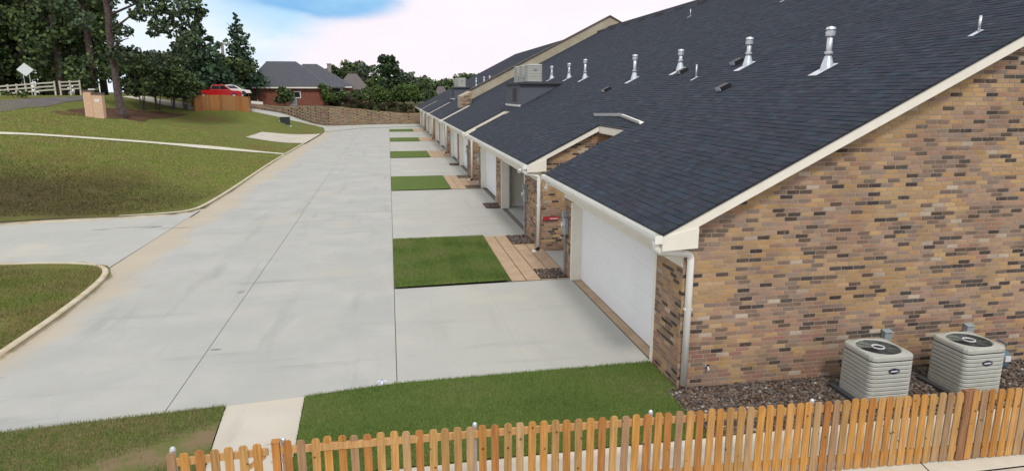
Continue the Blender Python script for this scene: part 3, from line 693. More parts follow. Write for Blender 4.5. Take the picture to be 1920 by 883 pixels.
# vent pipes
def vent(x, y, hh, r=.062, storm=True):
    z = rz_(x); mb = MB(); mb.tube([(x, y, z), (x, y, z+hh)], r, 14); p = rp(mb.build('vent_pipe', galv_m, smooth=True))
    if storm:
        MB().lathe([(r+.015, z+.26), (r+.075, z+.05), (r+.10, z-.06)], x, y, 14).build('flashing_cone', galv_m, p)
        mb = MB(); s = r+.10; q = [on_roof(x-s-.20, y-s, .016), on_roof(x+s, y-s, .016), on_roof(x+s, y+s, .016), on_roof(x-s-.20, y+s, .016)]; mb.prism(q, (0, 0, .006)); mb.build('flashing_plate', galv_m, p)
        MB().lathe([(r+.012, z+hh-.16), (r+.04, z+hh-.14), (r+.045, z+hh-.05), (r+.02, z+hh-.04), (r+.05, z+hh+.0), (r+.03, z+hh+.05), (0, z+hh+.07)], x, y, 14).build('cap', galv_m, p)
        MB().lathe([(r+.01, z+.30), (r+.03, z+.31), (r+.03, z+.35), (r+.01, z+.36)], x, y, 14).build('collar', galv_m, p)
    else:
        mb = MB(); q = [on_roof(x-.17, y-.06, .014), on_roof(x+.06, y-.06, .014), on_roof(x+.06, y+.06, .014), on_roof(x-.17, y+.06, .014)]; mb.prism(q, (0, 0, .005)); mb.build('flashing_plate', galv_m, p)
for x, y, hh in ((9.85, 13.85, .84), (10.3, 18.1, .72), (10.3, 22.7, .66), (9.8, 25.9, .90), (10.15, 34.0, .92), (10.35, 37.9, .78), (10.45, 42.5, .74), (10.0, 66.5, .9), (10.0, 70.5, .9), (10.0, 77, .9)): vent(x, y, hh)
for x, y, hh in ((10.95, 11.05, .30), (9.65, 20.05, .42), (15.9, 25.5, .4), (17.0, 36.5, .4)): vent(x, y, hh, .024, False)
for x, y in ((8.95, 16.85), (10.45, 18.95), (10.1, 22.0), (8.9, 26.6), (9.0, 50)):
    z = rz_(x); mb = MB(); mb.prism([on_roof(x-.14, y-.13, .015), on_roof(x+.16, y-.13, .015), on_roof(x+.12, y-.13, .12), on_roof(x-.14, y-.13, .13)], (0, .26, 0)); p = rp(mb.build('vent_hood', black_m))
    mb = MB(); mb.prism([on_roof(x-.16, y-.13, .03), on_roof(x-.145, y-.13, .03), on_roof(x-.145, y-.13, .12), on_roof(x-.16, y-.13, .12)], (0, .26, 0)); mb.build('hood_front', galv_m, p)
# platforms for the rooftop condensers
for k, (y0, y1) in enumerate(((36.9, 41.3), (74.5, 79.5))):
    x0, zt = 7.25, 5.62; xr = XE+(zt-ZE)/PT
    mb = MB(); mb.prism([(x0, y0, rz_(x0)-.02), (xr, y0, zt), (x0, y0, zt)], (0, y1-y0, 0)); p = rp(mb.build('roof_platform', mat('platform_grey', (.10, .11, .13), .8) if k == 0 else MATS['platform_grey']))
    MB().box(x0-.12, y0-.15, zt+.002, xr+.35, y1+.15, zt+.07).build('deck', deck_m, p)
    MB().box(x0-.05, y0-.03, rz_(x0-.05)+.01, x0+.03, y1+.03, rz_(x0)+.09).build('flashing', white_m, p)
    MB().box(x0-.012, y0+1.0, rz_(x0)+.25, x0-.002, y0+2.2, zt-.2).build('access_panel', deck_m, p)

# ------------------------------------------------------------------ condensers
def rrect(w, d, r, n=5):
    out = []
    for cx, cy, a0 in ((w/2-r, d/2-r, 0), (-w/2+r, d/2-r, 90), (-w/2+r, -d/2+r, 180), (w/2-r, -d/2+r, 270)):
        for k in range(n+1): a = R(a0+90*k/n); out.append((cx+r*math.cos(a), cy+r*math.sin(a)))
    return out
def loop_stack(mb, loops):
    n = len(loops[0]); vs = [v for l in loops for v in l]; fs = []
    for i in range(len(loops)-1):
        for k in range(n): k2 = (k+1) % n; fs.append((i*n+k, i*n+k2, (i+1)*n+k2, (i+1)*n+k))
    mb.add(vs, fs); return mb
def condenser(loc, rz, label, W_=.78, D_=.78, H_=.84, group=None, pad=True):
    t = thing('air_conditioner', label, 'air conditioner', loc, rz, group)
    z0 = .10
    if pad: MB().box(-W_/2-.1, -D_/2-.1, 0, W_/2+.1, D_/2+.1, .085).build('base_pad', deck_m, t)
    core = rrect(W_-.06, D_-.06, .10); mb = MB(); loop_stack(mb, [[(x, y, z0) for x, y in core], [(x, y, z0+H_-.09) for x, y in core]]); mb.build('coil', acfin_m, t)
    o = rrect(W_, D_, .095); mb = MB(); loop_stack(mb, [[(x, y, .085) for x, y in o], [(x*1.005, y*1.005, z0+.07) for x, y in o], [(x*.96, y*.96, z0+.08) for x, y in o]]); mb.build('base_rail', ac_m, t)
    n = 9; gp = (H_-.20)/n; me = None
    for i in range(n):
        if me is None:
            mb = MB(); loop_stack(mb, [[(x*.975, y*.975, 0) for x, y in o], [(x*1.0, y*1.0, .0) for x, y in o], [(x*1.0, y*1.0, gp*.62) for x, y in o], [(x*.975, y*.975, gp*.80) for x, y in o]]); me = mb.mesh('slat', ac_m)
        s = link('slat', me, t); s.location = (0, 0, z0+.08+gp*i)
    # four corner posts so that the slats are held
    mb = MB(); zt = z0+H_-.11
    for sx in (-1, 1):
        for sy in (-1, 1): mb.box(sx*(W_/2-.10)-.05, sy*(D_/2-.10)-.05, z0+.05, sx*(W_/2-.10)+.05, sy*(D_/2-.10)+.05, zt)
    # top cover with a round opening
    seg = 48; ro = .47*min(W_, D_)
    def onrect(a):
        # matching point of the rounded rectangle in direction a
        c, s = math.cos(a), math.sin(a); hw, hd, r = W_/2, D_/2, .095
        t_ = min(hw/abs(c) if abs(c) > 1e-6 else 9, hd/abs(s) if abs(s) > 1e-6 else 9); x, y = c*t_, s*t_
        if abs(x) > hw-r and abs(y) > hd-r:
            cx, cy = math.copysign(hw-r, x), math.copysign(hd-r, y); bb = c*cx+s*cy; cc = cx*cx+cy*cy-r*r; t_ = bb+math.sqrt(max(0, bb*bb-cc)); x, y = c*t_, s*t_
        return x, y
    A = [2*math.pi*k/seg for k in range(seg)]; rr = min(W_, D_)/2*.86
    cov = MB(); loop_stack(cov, [[(*onrect(a), zt) for a in A], [(*onrect(a), zt+.055) for a in A], [tuple(v*.97 for v in onrect(a))+(zt+.085,) for a in A],
                                 [(math.cos(a)*(rr+.02), math.sin(a)*(rr+.02), zt+.10) for a in A], [(math.cos(a)*rr, math.sin(a)*rr, zt+.085) for a in A], [(math.cos(a)*rr*.97, math.sin(a)*rr*.97, zt-.10) for a in A]])
    cov.build('top_cover', ac_m, t, smooth=False)
    fan = MB(); fan.lathe([(0, zt-.06), (rr*.97, zt-.06)], 0, 0, 32); fan.build('fan_well', dark_m, t)
    bl = MB()
    for k in range(3):
        a = 2*math.pi*k/3+.4; p = []
        for (r0, da, dz) in ((.08, -.5, -.02), (rr*.9, -.30, -.02), (rr*.9, .32, .03), (.08, .5, .03)): p.append((math.cos(a+da)*r0, math.sin(a+da)*r0, zt-.03+dz))
        bl.add(p, [(0, 1, 2, 3), (3, 2, 1, 0)])
    bl.build('fan_blades', mat('fan_grey', (.09, .09, .10), .5) if 'fan_grey' not in MATS else MATS['fan_grey'], t)
    gr = MB()
    for k in range(1, 8):
        r0 = rr*(.25+.75*k/8); gr.lathe([(r0, zt+.083), (r0+.004, zt+.087), (r0, zt+.091)], 0, 0, 32)
    for k in range(8):
        a = 2*math.pi*k/8; gr.beam((math.cos(a)*.09, math.sin(a)*.09, zt+.08), (math.cos(a)*rr, math.sin(a)*rr, zt+.08), .008, .006)
    gr.build('fan_grille', dark_m, t)
    MB().lathe([(.085, zt+.085), (.088, zt+.10), (.105, zt+.10), (.108, zt+.085)], 0, 0, 24).build('hub_ring', badge_w, t)
    MB().lathe([(0, zt+.082), (.084, zt+.082)], 0, 0, 20).build('hub', dark_m, t)
    # badge on the camera side: dark hexagon with a pale streak
    zb = z0+H_*.66; yb = -D_/2-.006
    hexa = [(-.10, zb-.026), (0, zb-.052), (.10, zb-.026), (.10, zb+.026), (0, zb+.052), (-.10, zb+.026)]
    bd = MB().prism([(x+.02, yb, z) for x, z in hexa], (0, .012, 0)).build('badge', navy_m, t)
    MB().prism([(x+.02, yb-.003, z) for x, z in ((-.072, zb-.010), (-.02, zb-.014), (.05, zb-.012), (.072, zb-.004), (.072, zb+.008), (.02, zb+.012), (-.05, zb+.009))], (0, .002, 0)).build('badge_script', badge_w, bd)
    return t
condenser((8.09, 9.27, 0), R(-1), 'beige air conditioner nearer the white corner downspout', .80, .80, .86, 'air conditioners by the gable wall')
condenser((9.90, 9.27, 0), R(0), 'beige air conditioner beside the blue gas meter', .80, .80, .86, 'air conditioners by the gable wall')
roof_ac = [('nearest', 37.4), ('middle', 38.95), ('farthest', 40.5)]
for k, (nm, y) in enumerate(roof_ac): condenser((8.1, y, 5.69), 0, '%s beige condenser of the three on the nearer roof platform' % nm, .85, 1.1, .95, 'condensers on the nearer roof platform', False)
for k, (nm, y) in enumerate((('nearest', 75.2), ('middle', 76.9), ('farthest', 78.6))): condenser((8.1, y, 5.69), 0, '%s beige condenser of the three on the distant roof platform' % nm, .85, 1.1, .95, 'condensers on the distant roof platform', False)
# disconnect boxes, gas meter, taps
for k, (x, lb) in enumerate(((9.0, 'grey disconnect box on bricks above the left air conditioner'), (10.78, 'grey disconnect box on bricks above the right air conditioner'))):
    t = thing('disconnect_box', lb, 'electrical box', (x, YG-.012, .60), 0, 'disconnect boxes above the air conditioners')
    MB().box(-.075, -.10, 0, .075, 0, .24).build('box', meter_m, t); MB().prism([(-.085, -.12, .235), (.085, -.12, .235), (.085, 0, .262), (-.085, 0, .262)], (0, 0, .008)).build('lid', meter_m, t)
    MB().tube([(0, -.05, 0), (.0, -.06, -.25), (-.1, -.3, -.42)], .014, 8).build('whip', black_m, t)
t = thing('gas_meter', 'blue grey gas meter with pipes at the gable wall', 'gas meter', (11.02, 9.62, -.22))
MB().lathe([(0, .42), (.11, .43), (.14, .5), (.14, .66), (.11, .74), (0, .76)], 0, 0, 16).build('meter_body', gas_m, t, smooth=True)
MB().box(-.06, -.165, .58, .06, -.13, .68).build('dial', badge_w, t)
MB().tube([(-.12, 0, 0), (-.12, 0, .74), (-.05, 0, .80), (0, 0, .76)], .02, 8).build('riser', gas_m, t); MB().tube([(.06, 0, .7), (.10, 0, .85), (.10, .19, .87)], .02, 8).build('outlet_pipe', gas_m, t)
MB().lathe([(0, .80), (.06, .81), (.08, .84), (.06, .87), (0, .88)], -.12, -.02, 12).build('regulator', gas_m, t)
def tap(loc, lb):
    t = thing('wall_tap', lb, 'tap', loc)
    MB().tube([(0, 0, 0), (0, -.07, 0), (0, -.10, -.05)], .014, 8).build('spout', badge_w, t); MB().lathe([(0, .02), (.03, .022), (.03, .032), (0, .034)], 0, -.06, 10).build('handle', black_m, t); MB().box(-.035, -.006, -.035, .035, .0, .035).build('plate', galv_m, t)
tap((5.42, YG-.012, .42), 'small white hose tap low on the near gable wall'); tap((5.55, 21.085, .42), 'small hose tap on the alcove wall under the red sign')
# electric meters with conduit
def meter(x, y, lb, face):
    t = thing('electric_meter', lb, 'electric meter', (x, y, 0), 0, 'electric meters on the brick piers')
    MB().box(-.10, -.13, 1.25, 0, .13, 1.72).build('meter_box', meter_m, t)
    MB().tube([(-.10, 0, 1.53), (-.17, 0, 1.53)], .075, 14).build('meter_dial', badge_w, t)
    MB().tube([(-.05, .02, .04), (-.05, .02, 1.25)], .028, 8).build('conduit', pvc_m, t); MB().box(-.09, -.05, .55, .0, .06, .62).build('bracket', pvc_m, t)
    MB().box(-.14, -.06, 1.74, -.0, .06, 1.9).build('breaker_cover', meter_m, t)
for k, y in enumerate((17.75, 23.5, 36.2, 41.8, 54.4)):
    meter(XF-.012, y, ['grey electric meter on the brick pier beside the nearest garage door', 'grey electric meter beside the open garage', 'grey electric meter at the far end of the second block', 'grey electric meter on the near pier of the third block', 'distant grey electric meter at the end of the third block'][k], 0)
t = thing('sign', 'red sign with white lettering on the brick wall behind the downspout', 'sign', (5.22, 21.06, 1.07))
MB().box(-.28, -.03, -.06, .25, -.01, .06).build('sign_board', red_m, t)
mb = MB()
for k, (a, w) in enumerate(((-.05, .05), (.01, .03), (.05, .06), (.12, .04), (.17, .05))): mb.box(a, -.034, -.03, a+w, -.0305, -.002 if k % 2 else .005)
mb.build('lettering', badge_w, t)
t = thing('flood_light', 'small white flood light under the far eave corner of the first garage', 'light', (XE-.02, 17.9, 2.66))
MB().box(-.05, -.05, -.03, .05, .05, .04).build('bracket', white_m, t); MB().tube([(0, -.02, -.02), (-.08, -.08, -.12)], [.03, .06], 12).build('lamp_head', white_m, t); 
t = thing('flood_light', 'small white flood light at the eave corner above the open garage', 'light', (XE-.14, 21.3, 2.70))
MB().box(-.04, -.05, -.03, .12, .05, .03).build('bracket', white_m, t); MB().tube([(0, -.02, 0), (-.07, -.09, -.06)], [.03, .07], 12).build('lamp_head', white_m, t)

# ------------------------------------------------------------------ gravel
def pebbles(name, poly_test, bounds, n, smin, smax, lb, zb=.0, reg=None):
    t_ = (1+5**.5)/2; ico = np.array([(-1, t_, 0), (1, t_, 0), (-1, -t_, 0), (1, -t_, 0), (0, -1, t_), (0, 1, t_), (0, -1, -t_), (0, 1, -t_), (t_, 0, -1), (t_, 0, 1), (-t_, 0, -1), (-t_, 0, 1)])/1.9
    F = [(0, 11, 5), (0, 5, 1), (0, 1, 7), (0, 7, 10), (0, 10, 11), (1, 5, 9), (5, 11, 4), (11, 10, 2), (10, 7, 6), (7, 1, 8), (3, 9, 4), (3, 4, 2), (3, 2, 6), (3, 6, 8), (3, 8, 9), (4, 9, 5), (2, 4, 11), (6, 2, 10), (8, 6, 7), (9, 8, 1)]
    P = RNG.uniform((bounds[0], bounds[1]), (bounds[2], bounds[3]), (n, 2)); P = P[[poly_test(x, y) for x, y in P]]; n = len(P)
    sc = RNG.uniform(smin, smax, (n, 1))*RNG.uniform(.6, 1.3, (n, 3))*np.array([1, 1, .6]); V = ico[None]*sc[:, None]*RNG.uniform(.85, 1.15, (n, 12, 1))
    a = RNG.uniform(0, 6.28, n); c, s = np.cos(a)[:, None], np.sin(a)[:, None]; X = V[..., 0]*c-V[..., 1]*s; Y = V[..., 0]*s+V[..., 1]*c
    V = np.stack([X+P[:, :1], Y+P[:, 1:], V[..., 2]+zb+RNG.uniform(0, .03, (n, 1))], -1)
    pal = np.array([(.16, .12, .10), (.22, .16, .12), (.10, .08, .075), (.28, .22, .17), (.20, .19, .18), (.13, .10, .085), (.5, .46, .4), (.26, .15, .10)]); w = [.2, .18, .2, .1, .12, .13, .025, .045]
    cols = pal[RNG.choice(8, n, p=w)]*RNG.uniform(.6, .95, (n, 1)); o = bulk(name, V, F, cols, stone_m, None, True); stuff(o); o['label'] = lb; return o
inr = lambda x0, y0, x1, y1: (lambda x, y: x0 < x < x1 and y0 < y < y1)
def not_pads(x, y): return not (7.68 < x < 8.5 and 8.85 < y < 9.7) and not (9.48 < x < 10.32 and 8.85 < y < 9.7)
pebbles('gravel', not_pads, (4.64, 8.5, 13.2, 10.18), 9500, .022, .042, 'brown river stones along the foot of the gable wall')
structure(drape('gravel_soil', [(4.62, 8.49), (14, 8.49), (14, 10.2), (4.87, 10.2), (4.62, 10.1)], .008, dirt_m, None, None, flat=True))
for k, (x0, y0, x1, y1) in enumerate(((4.05, 17.5, 4.86, 18.5), (4.05, 21.9, 4.85, 23.3), (4.2, 29.2, 4.9, 30.6), (4.05, 35.8, 4.86, 36.8), (4.05, 40.2, 4.86, 41.4), (4.2, 47.4, 4.9, 48.6))):
    lb = ['first small bed of river stones by the nearest pier', 'small bed of river stones at the foot of the second block downspout', 'small stone bed at the pier between the open and closed garage', 'small stone bed at the far pier of the second block', 'small stone bed at the near pier of the third block', 'small stone bed between the garages of the third block'][k]
    structure(drape('gravel_soil', [(x0, y0), (x1, y0), (x1, y1), (x0, y1)], .027, dirt_m, None, None, flat=True))
    pebbles('gravel', inr(x0+.03, y0+.03, x1-.03, y1-.03), (x0, y0, x1, y1), 500, .02, .045, lb, .03)
# small weed clumps at stone beds
# grass blades near the camera
def blades(name, poly, n, hmin, hmax, cols, lb, z=.03, w=.006, stripes=0., bare=0., follow=False):
    P = np.array(poly); lo, hi = P.min(0), P.max(0); Q = RNG.uniform(lo, hi, (n, 2)); inside = np.zeros(n, bool); j = len(P)-1
    for i in range(len(P)):
        xi, yi = P[i]; xj, yj = P[j]; c = ((yi > Q[:, 1]) != (yj > Q[:, 1])) & (Q[:, 0] < (xj-xi)*(Q[:, 1]-yi)/(yj-yi+1e-12)+xi); inside ^= c; j = i
    Q = Q[inside]; n = len(Q); a = RNG.uniform(0, 6.28, n); hh = RNG.uniform(hmin, hmax, n); ln = RNG.uniform(0, .8, n)*hh; b = RNG.uniform(0, 6.28, n)
    d = np.stack([np.cos(a), np.sin(a)], 1)*w/2*RNG.uniform(.7, 1.6, (n, 1)); V = np.zeros((n, 3, 3)); V[:, 0, :2] = Q-d; V[:, 1, :2] = Q+d; V[:, 2, 0] = Q[:, 0]+np.cos(b)*ln; V[:, 2, 1] = Q[:, 1]+np.sin(b)*ln
    zz = np.array([h(a_, b_) for a_, b_ in Q])+z if follow else z
    V[:, 0, 2] = zz; V[:, 1, 2] = zz; V[:, 2, 2] = zz+hh; cols = np.array(cols)
    # patchy: tone follows a smooth field
    f = stripes*np.sign(np.sin(Q[:, 0]*5.6))+.5+.25*np.sin(Q[:, 0]*2.1+1.3*np.sin(Q[:, 1]*1.7))+.25*np.sin(Q[:, 1]*3.1+1.1*np.sin(Q[:, 0]*1.3+2)); pick = np.clip(((f*.6+RNG.random(n)*.4)*len(cols)).astype(int), 0, len(cols)-1)
    if bare:
        g = np.sin(Q[:, 0]*1.3+2*np.sin(Q[:, 1]*.9+1))+np.sin(Q[:, 1]*2.2+1.6*np.sin(Q[:, 0]*.8))+RNG.normal(0, .35, n); k = g < 2.0-bare; V = V[k]; pick = pick[k]; n = len(V)
    cc = cols[pick]*RNG.uniform(.75, 1.3, (n, 1))
    if follow:
        X_, Y_ = V[:, 0, 0], V[:, 0, 1]; dp = np.full(n, 9.)
        for (xa, ya), (xb, yb) in zip(path, path[1:]):
            t_ = np.clip(((X_-xa)*(xb-xa)+(Y_-ya)*(yb-ya))/((xb-xa)**2+(yb-ya)**2), 0, 1); dp = np.minimum(dp, np.hypot(X_-xa-t_*(xb-xa), Y_-ya-t_*(yb-ya)))
        keep = (dp > .46) & (RNG.random(n) > np.clip((Y_-48)/20, 0, 1))
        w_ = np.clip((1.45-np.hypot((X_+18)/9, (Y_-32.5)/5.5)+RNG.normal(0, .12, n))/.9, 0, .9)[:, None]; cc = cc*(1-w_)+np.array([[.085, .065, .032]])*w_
        V = V[keep]; cc = cc[keep]
    o = bulk(name, V, [(0, 1, 2)], cc, blade_m, None); stuff(o); o['label'] = lb
GC = [(.115, .165, .045), (.145, .21, .055), (.175, .235, .065), (.22, .225, .09)]
GC2 = [(.12, .17, .04), (.155, .20, .05), (.21, .205, .07), (.25, .195, .10), (.125, .155, .042)]
blades('grass', [(-1.54, 8.46), (4.66, 8.46), (4.66, 10.1), (4.86, 10.13), (4.86, 11.41), (-.06, 11.31), (-1.64, 11.07)], 110000, .025, .06, GC, 'dark green grass of the front lawn between sidewalk and driveway')
blades('grass', [(-9.4, 8.46), (-2.69, 8.46), (-2.89, 10.96), (-9.4, 10.36)], 70000, .025, .06, [GC[0], GC2[0], GC[1], GC2[1], GC2[2], GC[1]], 'patchy grass left of the sidewalk spur', bare=.75)
blades('grass', [(-.04, 17.3), (3.18, 17.45), (3.23, 23.4), (-.04, 23.4)], 70000, .03, .055, GC, 'bright grass on the nearest turf pad', .05, .009, stripes=.16)
blades('grass', [(-18, 13)]+[(x-.22, y) for x, y in near_kerb[1:6]]+[(-9.5, 21.35), (-18, 21.9)], 90000, .035, .075, GC2, 'grass of the small lawn inside the near kerb', .1, .012, bare=.9)
0 and blades('grass', [(-24, 29.4), (-16, 29.5), (-11.3, 30.0), (-9.3, 30.6), (-8.75, 32), (-8.7, 37), (-24, 37)], 0+60000, .04, .085, GC2, 'grass at the foot of the lawn bank', .11, .016, bare=1.0)

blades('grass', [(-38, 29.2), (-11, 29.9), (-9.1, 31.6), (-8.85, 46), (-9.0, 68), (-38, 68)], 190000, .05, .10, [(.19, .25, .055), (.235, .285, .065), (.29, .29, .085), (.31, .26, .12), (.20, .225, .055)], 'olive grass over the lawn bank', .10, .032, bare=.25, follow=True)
# ------------------------------------------------------------------ picket fence
fence = thing('picket_fence', 'orange cedar picket fence with rounded tops across the foreground', 'fence', (0, 0, 0))
FH = 1.10
def fy(x): return 7.60-.0405*max(0, x+.8)-.022*max(0, -.8-x)*2
PC = [(.50, .25, .07), (.45, .21, .055), (.52, .28, .095), (.47, .27, .095), (.40, .175, .05), (.42, .24, .09), (.54, .27, .07), (.36, .22, .12), (.46, .29, .14)]
cache = []
for k, c in enumerate(PC*2):
    w, t = .097, .019; hgt = FH
    mb = MB(); e = .020
    prof = [(-w/2, .045), (w/2, .045), (w/2, hgt-.03), (w/2-.004, hgt-.018), (w/2-e, hgt-.002), (w/2-e-.006, hgt), (-w/2+e+.006, hgt), (-w/2+e, hgt-.002), (-w/2+.004, hgt-.018), (-w/2, hgt-.03)]
    v = random.uniform(.9, 1.1)
    mb.prism([(x, 0, z) for x, z in prof], (0, t, 0), tuple(q*v for q in c)); cache.append(mb.mesh('picket', wood_m))
GATE0, GATE1 = -2.68, -1.58
def picket(x, parent, base=None):
    o = link('picket', random.choice(cache), parent); y = fy(x)
    o.location = (x, y-.022, random.uniform(-.008, .008)); o.rotation_euler = (random.uniform(-.006, .006), random.uniform(-.012, .012), math.atan2(fy(x+.1)-fy(x), .1)+random.uniform(-.02, .02)); return o
x = -1.36
while x < 10.9:
    picket(x, fence); x += .158-.025*ss(.5, 7, x)
def rail(x0, x1, z0, z1, parent, c=(.52, .30, .12)):
    n = max(1, int((x1-x0)/2.2)); xs = np.linspace(x0, x1, n+1)
    for a, b in zip(xs, xs[1:]):
        mb = MB(); d = .038; vs = []
        for xx in (a+.001, b-.001): vs += [(xx, fy(xx)+.001, z0), (xx, fy(xx)+d, z0), (xx, fy(xx)+d, z1), (xx, fy(xx)+.001, z1)]
        mb.add(vs, [(0, 1, 2, 3), (7, 6, 5, 4), (0, 4, 5, 1), (1, 5, 6, 2), (2, 6, 7, 3), (3, 7, 4, 0)], c); mb.build('rail', wood_m, parent)
rail(-1.45, 11, .93, 1.018, fence); rail(-1.45, 11, .16, .25, fence)
rail(-1.45, 11, .52, .54, fence) if False else None
for x in (-1.42, .92, 3.25, 5.55, 10.2):
    p = MB().tube([(x, fy(x)+.075, 0), (x, fy(x)+.075, 1.05)], .026, 12).build('post', galv_m, fence)
    MB().lathe([(.032, 1.05), (.032, 1.07), (.026, 1.09), (.012, 1.104), (0, 1.107)], x, fy(x)+.075, 12).build('post_cap', galv_m, p)
x = 7.93
for dx in (-.055, .055): 
    mb = MB(); mb.box(x+dx-.05, fy(x)-.022, .03, x+dx+.05, fy(x)+.07, 1.10, (.30, .15, .075)); mb.build('post', wood_m, fence)
gate = thing('gate', 'small cedar picket gate at the left end of the fence', 'gate', (0, 0, 0))
x = GATE0+.02
while x < GATE1: picket(x, gate); x += .158
rail(GATE0, GATE1-.01, .93, 1.018, gate); rail(GATE0, GATE1-.01, .16, .25, gate)
mb = MB(); a, b = GATE0+.05, GATE1-.05; mb.beam((a, fy(a)+.02, .27), (b, fy(b)+.02, .92), .035, .08, (0, 1, 0), (.50, .28, .11)); mb.build('brace', wood_m, gate)
MB().box(GATE1+.0, fy(GATE1)+.04, .80, GATE1+.14, fy(GATE1)+.07, .84).build('latch', galv_m, gate)
t = thing('gate_post', 'thick orange wooden post at the hinge of the gate', 'post', (-1.5, fy(-1.5)+.03, 0)); MB().box(-.045, -.045, 0, .045, .045, 1.08, (.50, .22, .06)).build('post_shaft', wood_m, t); MB().box(-.05, -.05, 1.08, .05, .05, 1.10, (.45, .2, .06)).build('post_top', wood_m, t)
t = thing('gate_post', 'galvanised end post with dome cap at the far left of the gate', 'post', (-2.655, fy(-2.655)+.085, 0)); MB().tube([(0, 0, 0), (0, 0, 1.10)], .03, 12).build('post_shaft', galv_m, t); MB().lathe([(.037, 1.085), (.037, 1.10), (.028, 1.125), (0, 1.144)], 0, 0, 12).build('post_cap', galv_m, t)

# ------------------------------------------------------------------ foliage
def leaves(centers, radii, per, size, pal, name, parent, squash=.8, needle=False):
    Vs = []; Cs = []
    for c, r in zip(centers, radii):
        n = max(8, int(per*(r**1.6))); d = RNG.normal(size=(n, 3)); d /= np.linalg.norm(d, axis=1, keepdims=True); rad = r*RNG.uniform(.35, 1.0, (n, 1))**.6
        P = np.array(c)+d*rad*np.array([1, 1, squash]); s = size*RNG.uniform(.6, 1.4, (n, 1, 1))
        a = RNG.normal(size=(n, 3)); a /= np.linalg.norm(a, axis=1, keepdims=True); b = np.cross(a, RNG.normal(size=(n, 3))); b /= np.linalg.norm(b, axis=1, keepdims=True)
        q = np.array([(-.5, -.35), (.15, -.5), (.55, .05), (.1, .5), (-.45, .3)])[None]; V = P[:, None]+(a[:, None]*q[..., :1]+b[:, None]*q[..., 1:])*s
        Vs.append(V); tone = RNG.uniform(.75, 1.25); Cs.append(np.array(pal)[RNG.integers(0, len(pal), n)]*tone*RNG.uniform(.8, 1.2, (n, 1)))
    return bulk(name, np.concatenate(Vs), [(0, 1, 2, 3, 4)], np.concatenate(Cs), leaf_m, parent)
DG = [(.067, .102, .044), (.092, .134, .052), (.127, .173, .060), (.053, .078, .042)]
MG = [(.065, .105, .03), (.085, .13, .038), (.05, .08, .025), (.105, .145, .04)]
LG = [(.09, .15, .035), (.07, .12, .03), (.11, .16, .045)]
CG = [(.057, .103, .055), (.077, .125, .062), (.045, .077, .048)]
PG = [(.090, .124, .084), (.120, .157, .092), (.067, .092, .064)]
def limb_set(mb, x, y, z, hgt, r, n, spread, lo=.35):
    for k in range(n):
        a = random.uniform(0, 6.28); t = random.uniform(lo, .9); b = Vector((0, 0, hgt*t)); e = b+Vector((math.cos(a)*spread*(1.05-t*.6), math.sin(a)*spread*(1.05-t*.6), hgt*random.uniform(.08, .2)))
        m_ = (b+e)/2+Vector((0, 0, -.1*spread)); mb.tube([b, m_, e], [r*(1-t*.7)*.5, r*.25, r*.08], 6, caps=False)
def broad_tree(x, y, hgt, rad, lb, pal=DG, z=None, base=.25, n=26, per=70, size=.42, group=None, name='tree', lean=(0, 0), trunk_r=None, squash=.8):
    z = h(x, y) if z is None else z; t = thing(name, lb, 'tree', (x, y, z), 0, group); r = trunk_r or hgt*.018+.05
    mb = MB(); mb.tube([(0, 0, -.3), (lean[0]*.2, lean[1]*.2, hgt*.3), (lean[0]*.6, lean[1]*.6, hgt*.6), (lean[0], lean[1], hgt*.88)], [r*1.35, r, r*.65, r*.15], 9); limb_set(mb, x, y, z, hgt, r, 7, rad*.8, max(.2, base)); mb.build('trunk', bark_m, t, smooth=True)
    cs = []; rs = []
    for k in range(n):
        u = random.random()**.8; zz = hgt*(base+(1-base)*u); env = math.sin(math.pi*min(1, .18+.82*(1-u)))**.6*rad if u > .15 else rad*.8; a = random.uniform(0, 6.28); q = env*math.sqrt(random.random())*.85
        cs.append((lean[0]*u+math.cos(a)*q, lean[1]*u+math.sin(a)*q, min(zz, hgt-.3))); rs.append(rad*random.uniform(.22, .42))
    leaves(cs, rs, per, size, pal, 'crown', t, squash); return t
def conifer(x, y, hgt, rad, lb, pal=CG, z=None, base=.08, group=None, per=60, size=.38, name='conifer_tree'):
    z = h(x, y) if z is None else z; t = thing(name, lb, 'tree', (x, y, z), 0, group); r = hgt*.014+.05
    mb = MB(); mb.tube([(0, 0, -.3), (0, 0, hgt*.5), (0, 0, hgt*.97)], [r*1.3, r*.8, .03], 8); limb_set(mb, x, y, z, hgt, r, 6, rad*.6, .2); mb.build('trunk', bark_m, t)
    cs = []; rs = []; n = int(hgt*3.2)
    for k in range(n):
        u = k/(n-1); env = rad*(1-u)**.75; a = k*2.4+random.uniform(-.4, .4); q = env*random.uniform(.25, .8); cs.append((math.cos(a)*q, math.sin(a)*q, hgt*(base+(1-base)*u)-.1)); rs.append(max(.28, env*random.uniform(.35, .55)))
    leaves(cs, rs, per, size, pal, 'crown', t, .7); return t
def X(px, y, z=5.): return float(at_y(px, 173, y)[0])
def shrub(px, y, w, hgt, lb, pal=MG, z=None, group=None, size=.22, name='shrub'):
    x = X(px, y); z = h(x, y) if z is None else z; t = thing(name, lb, 'shrub', (x, y, z), 0, group)
    mb = MB()
    for k in range(5): a = random.uniform(0, 6.28); mb.tube([(0, 0, -.05), (math.cos(a)*w*.25, math.sin(a)*w*.25, hgt*.7)], [.04, .015], 5)
    mb.build('stem', bark_m, t)
    n = 9; cs = [(random.uniform(-.5, .5)*w*.75, random.uniform(-.4, .4)*w*.6, hgt*random.uniform(.25, .78)) for _ in range(n)]; leaves(cs, [max(.2, min(w, hgt)*random.uniform(.22, .36)) for _ in range(n)], 190, size, pal, 'foliage', t, .9); return t

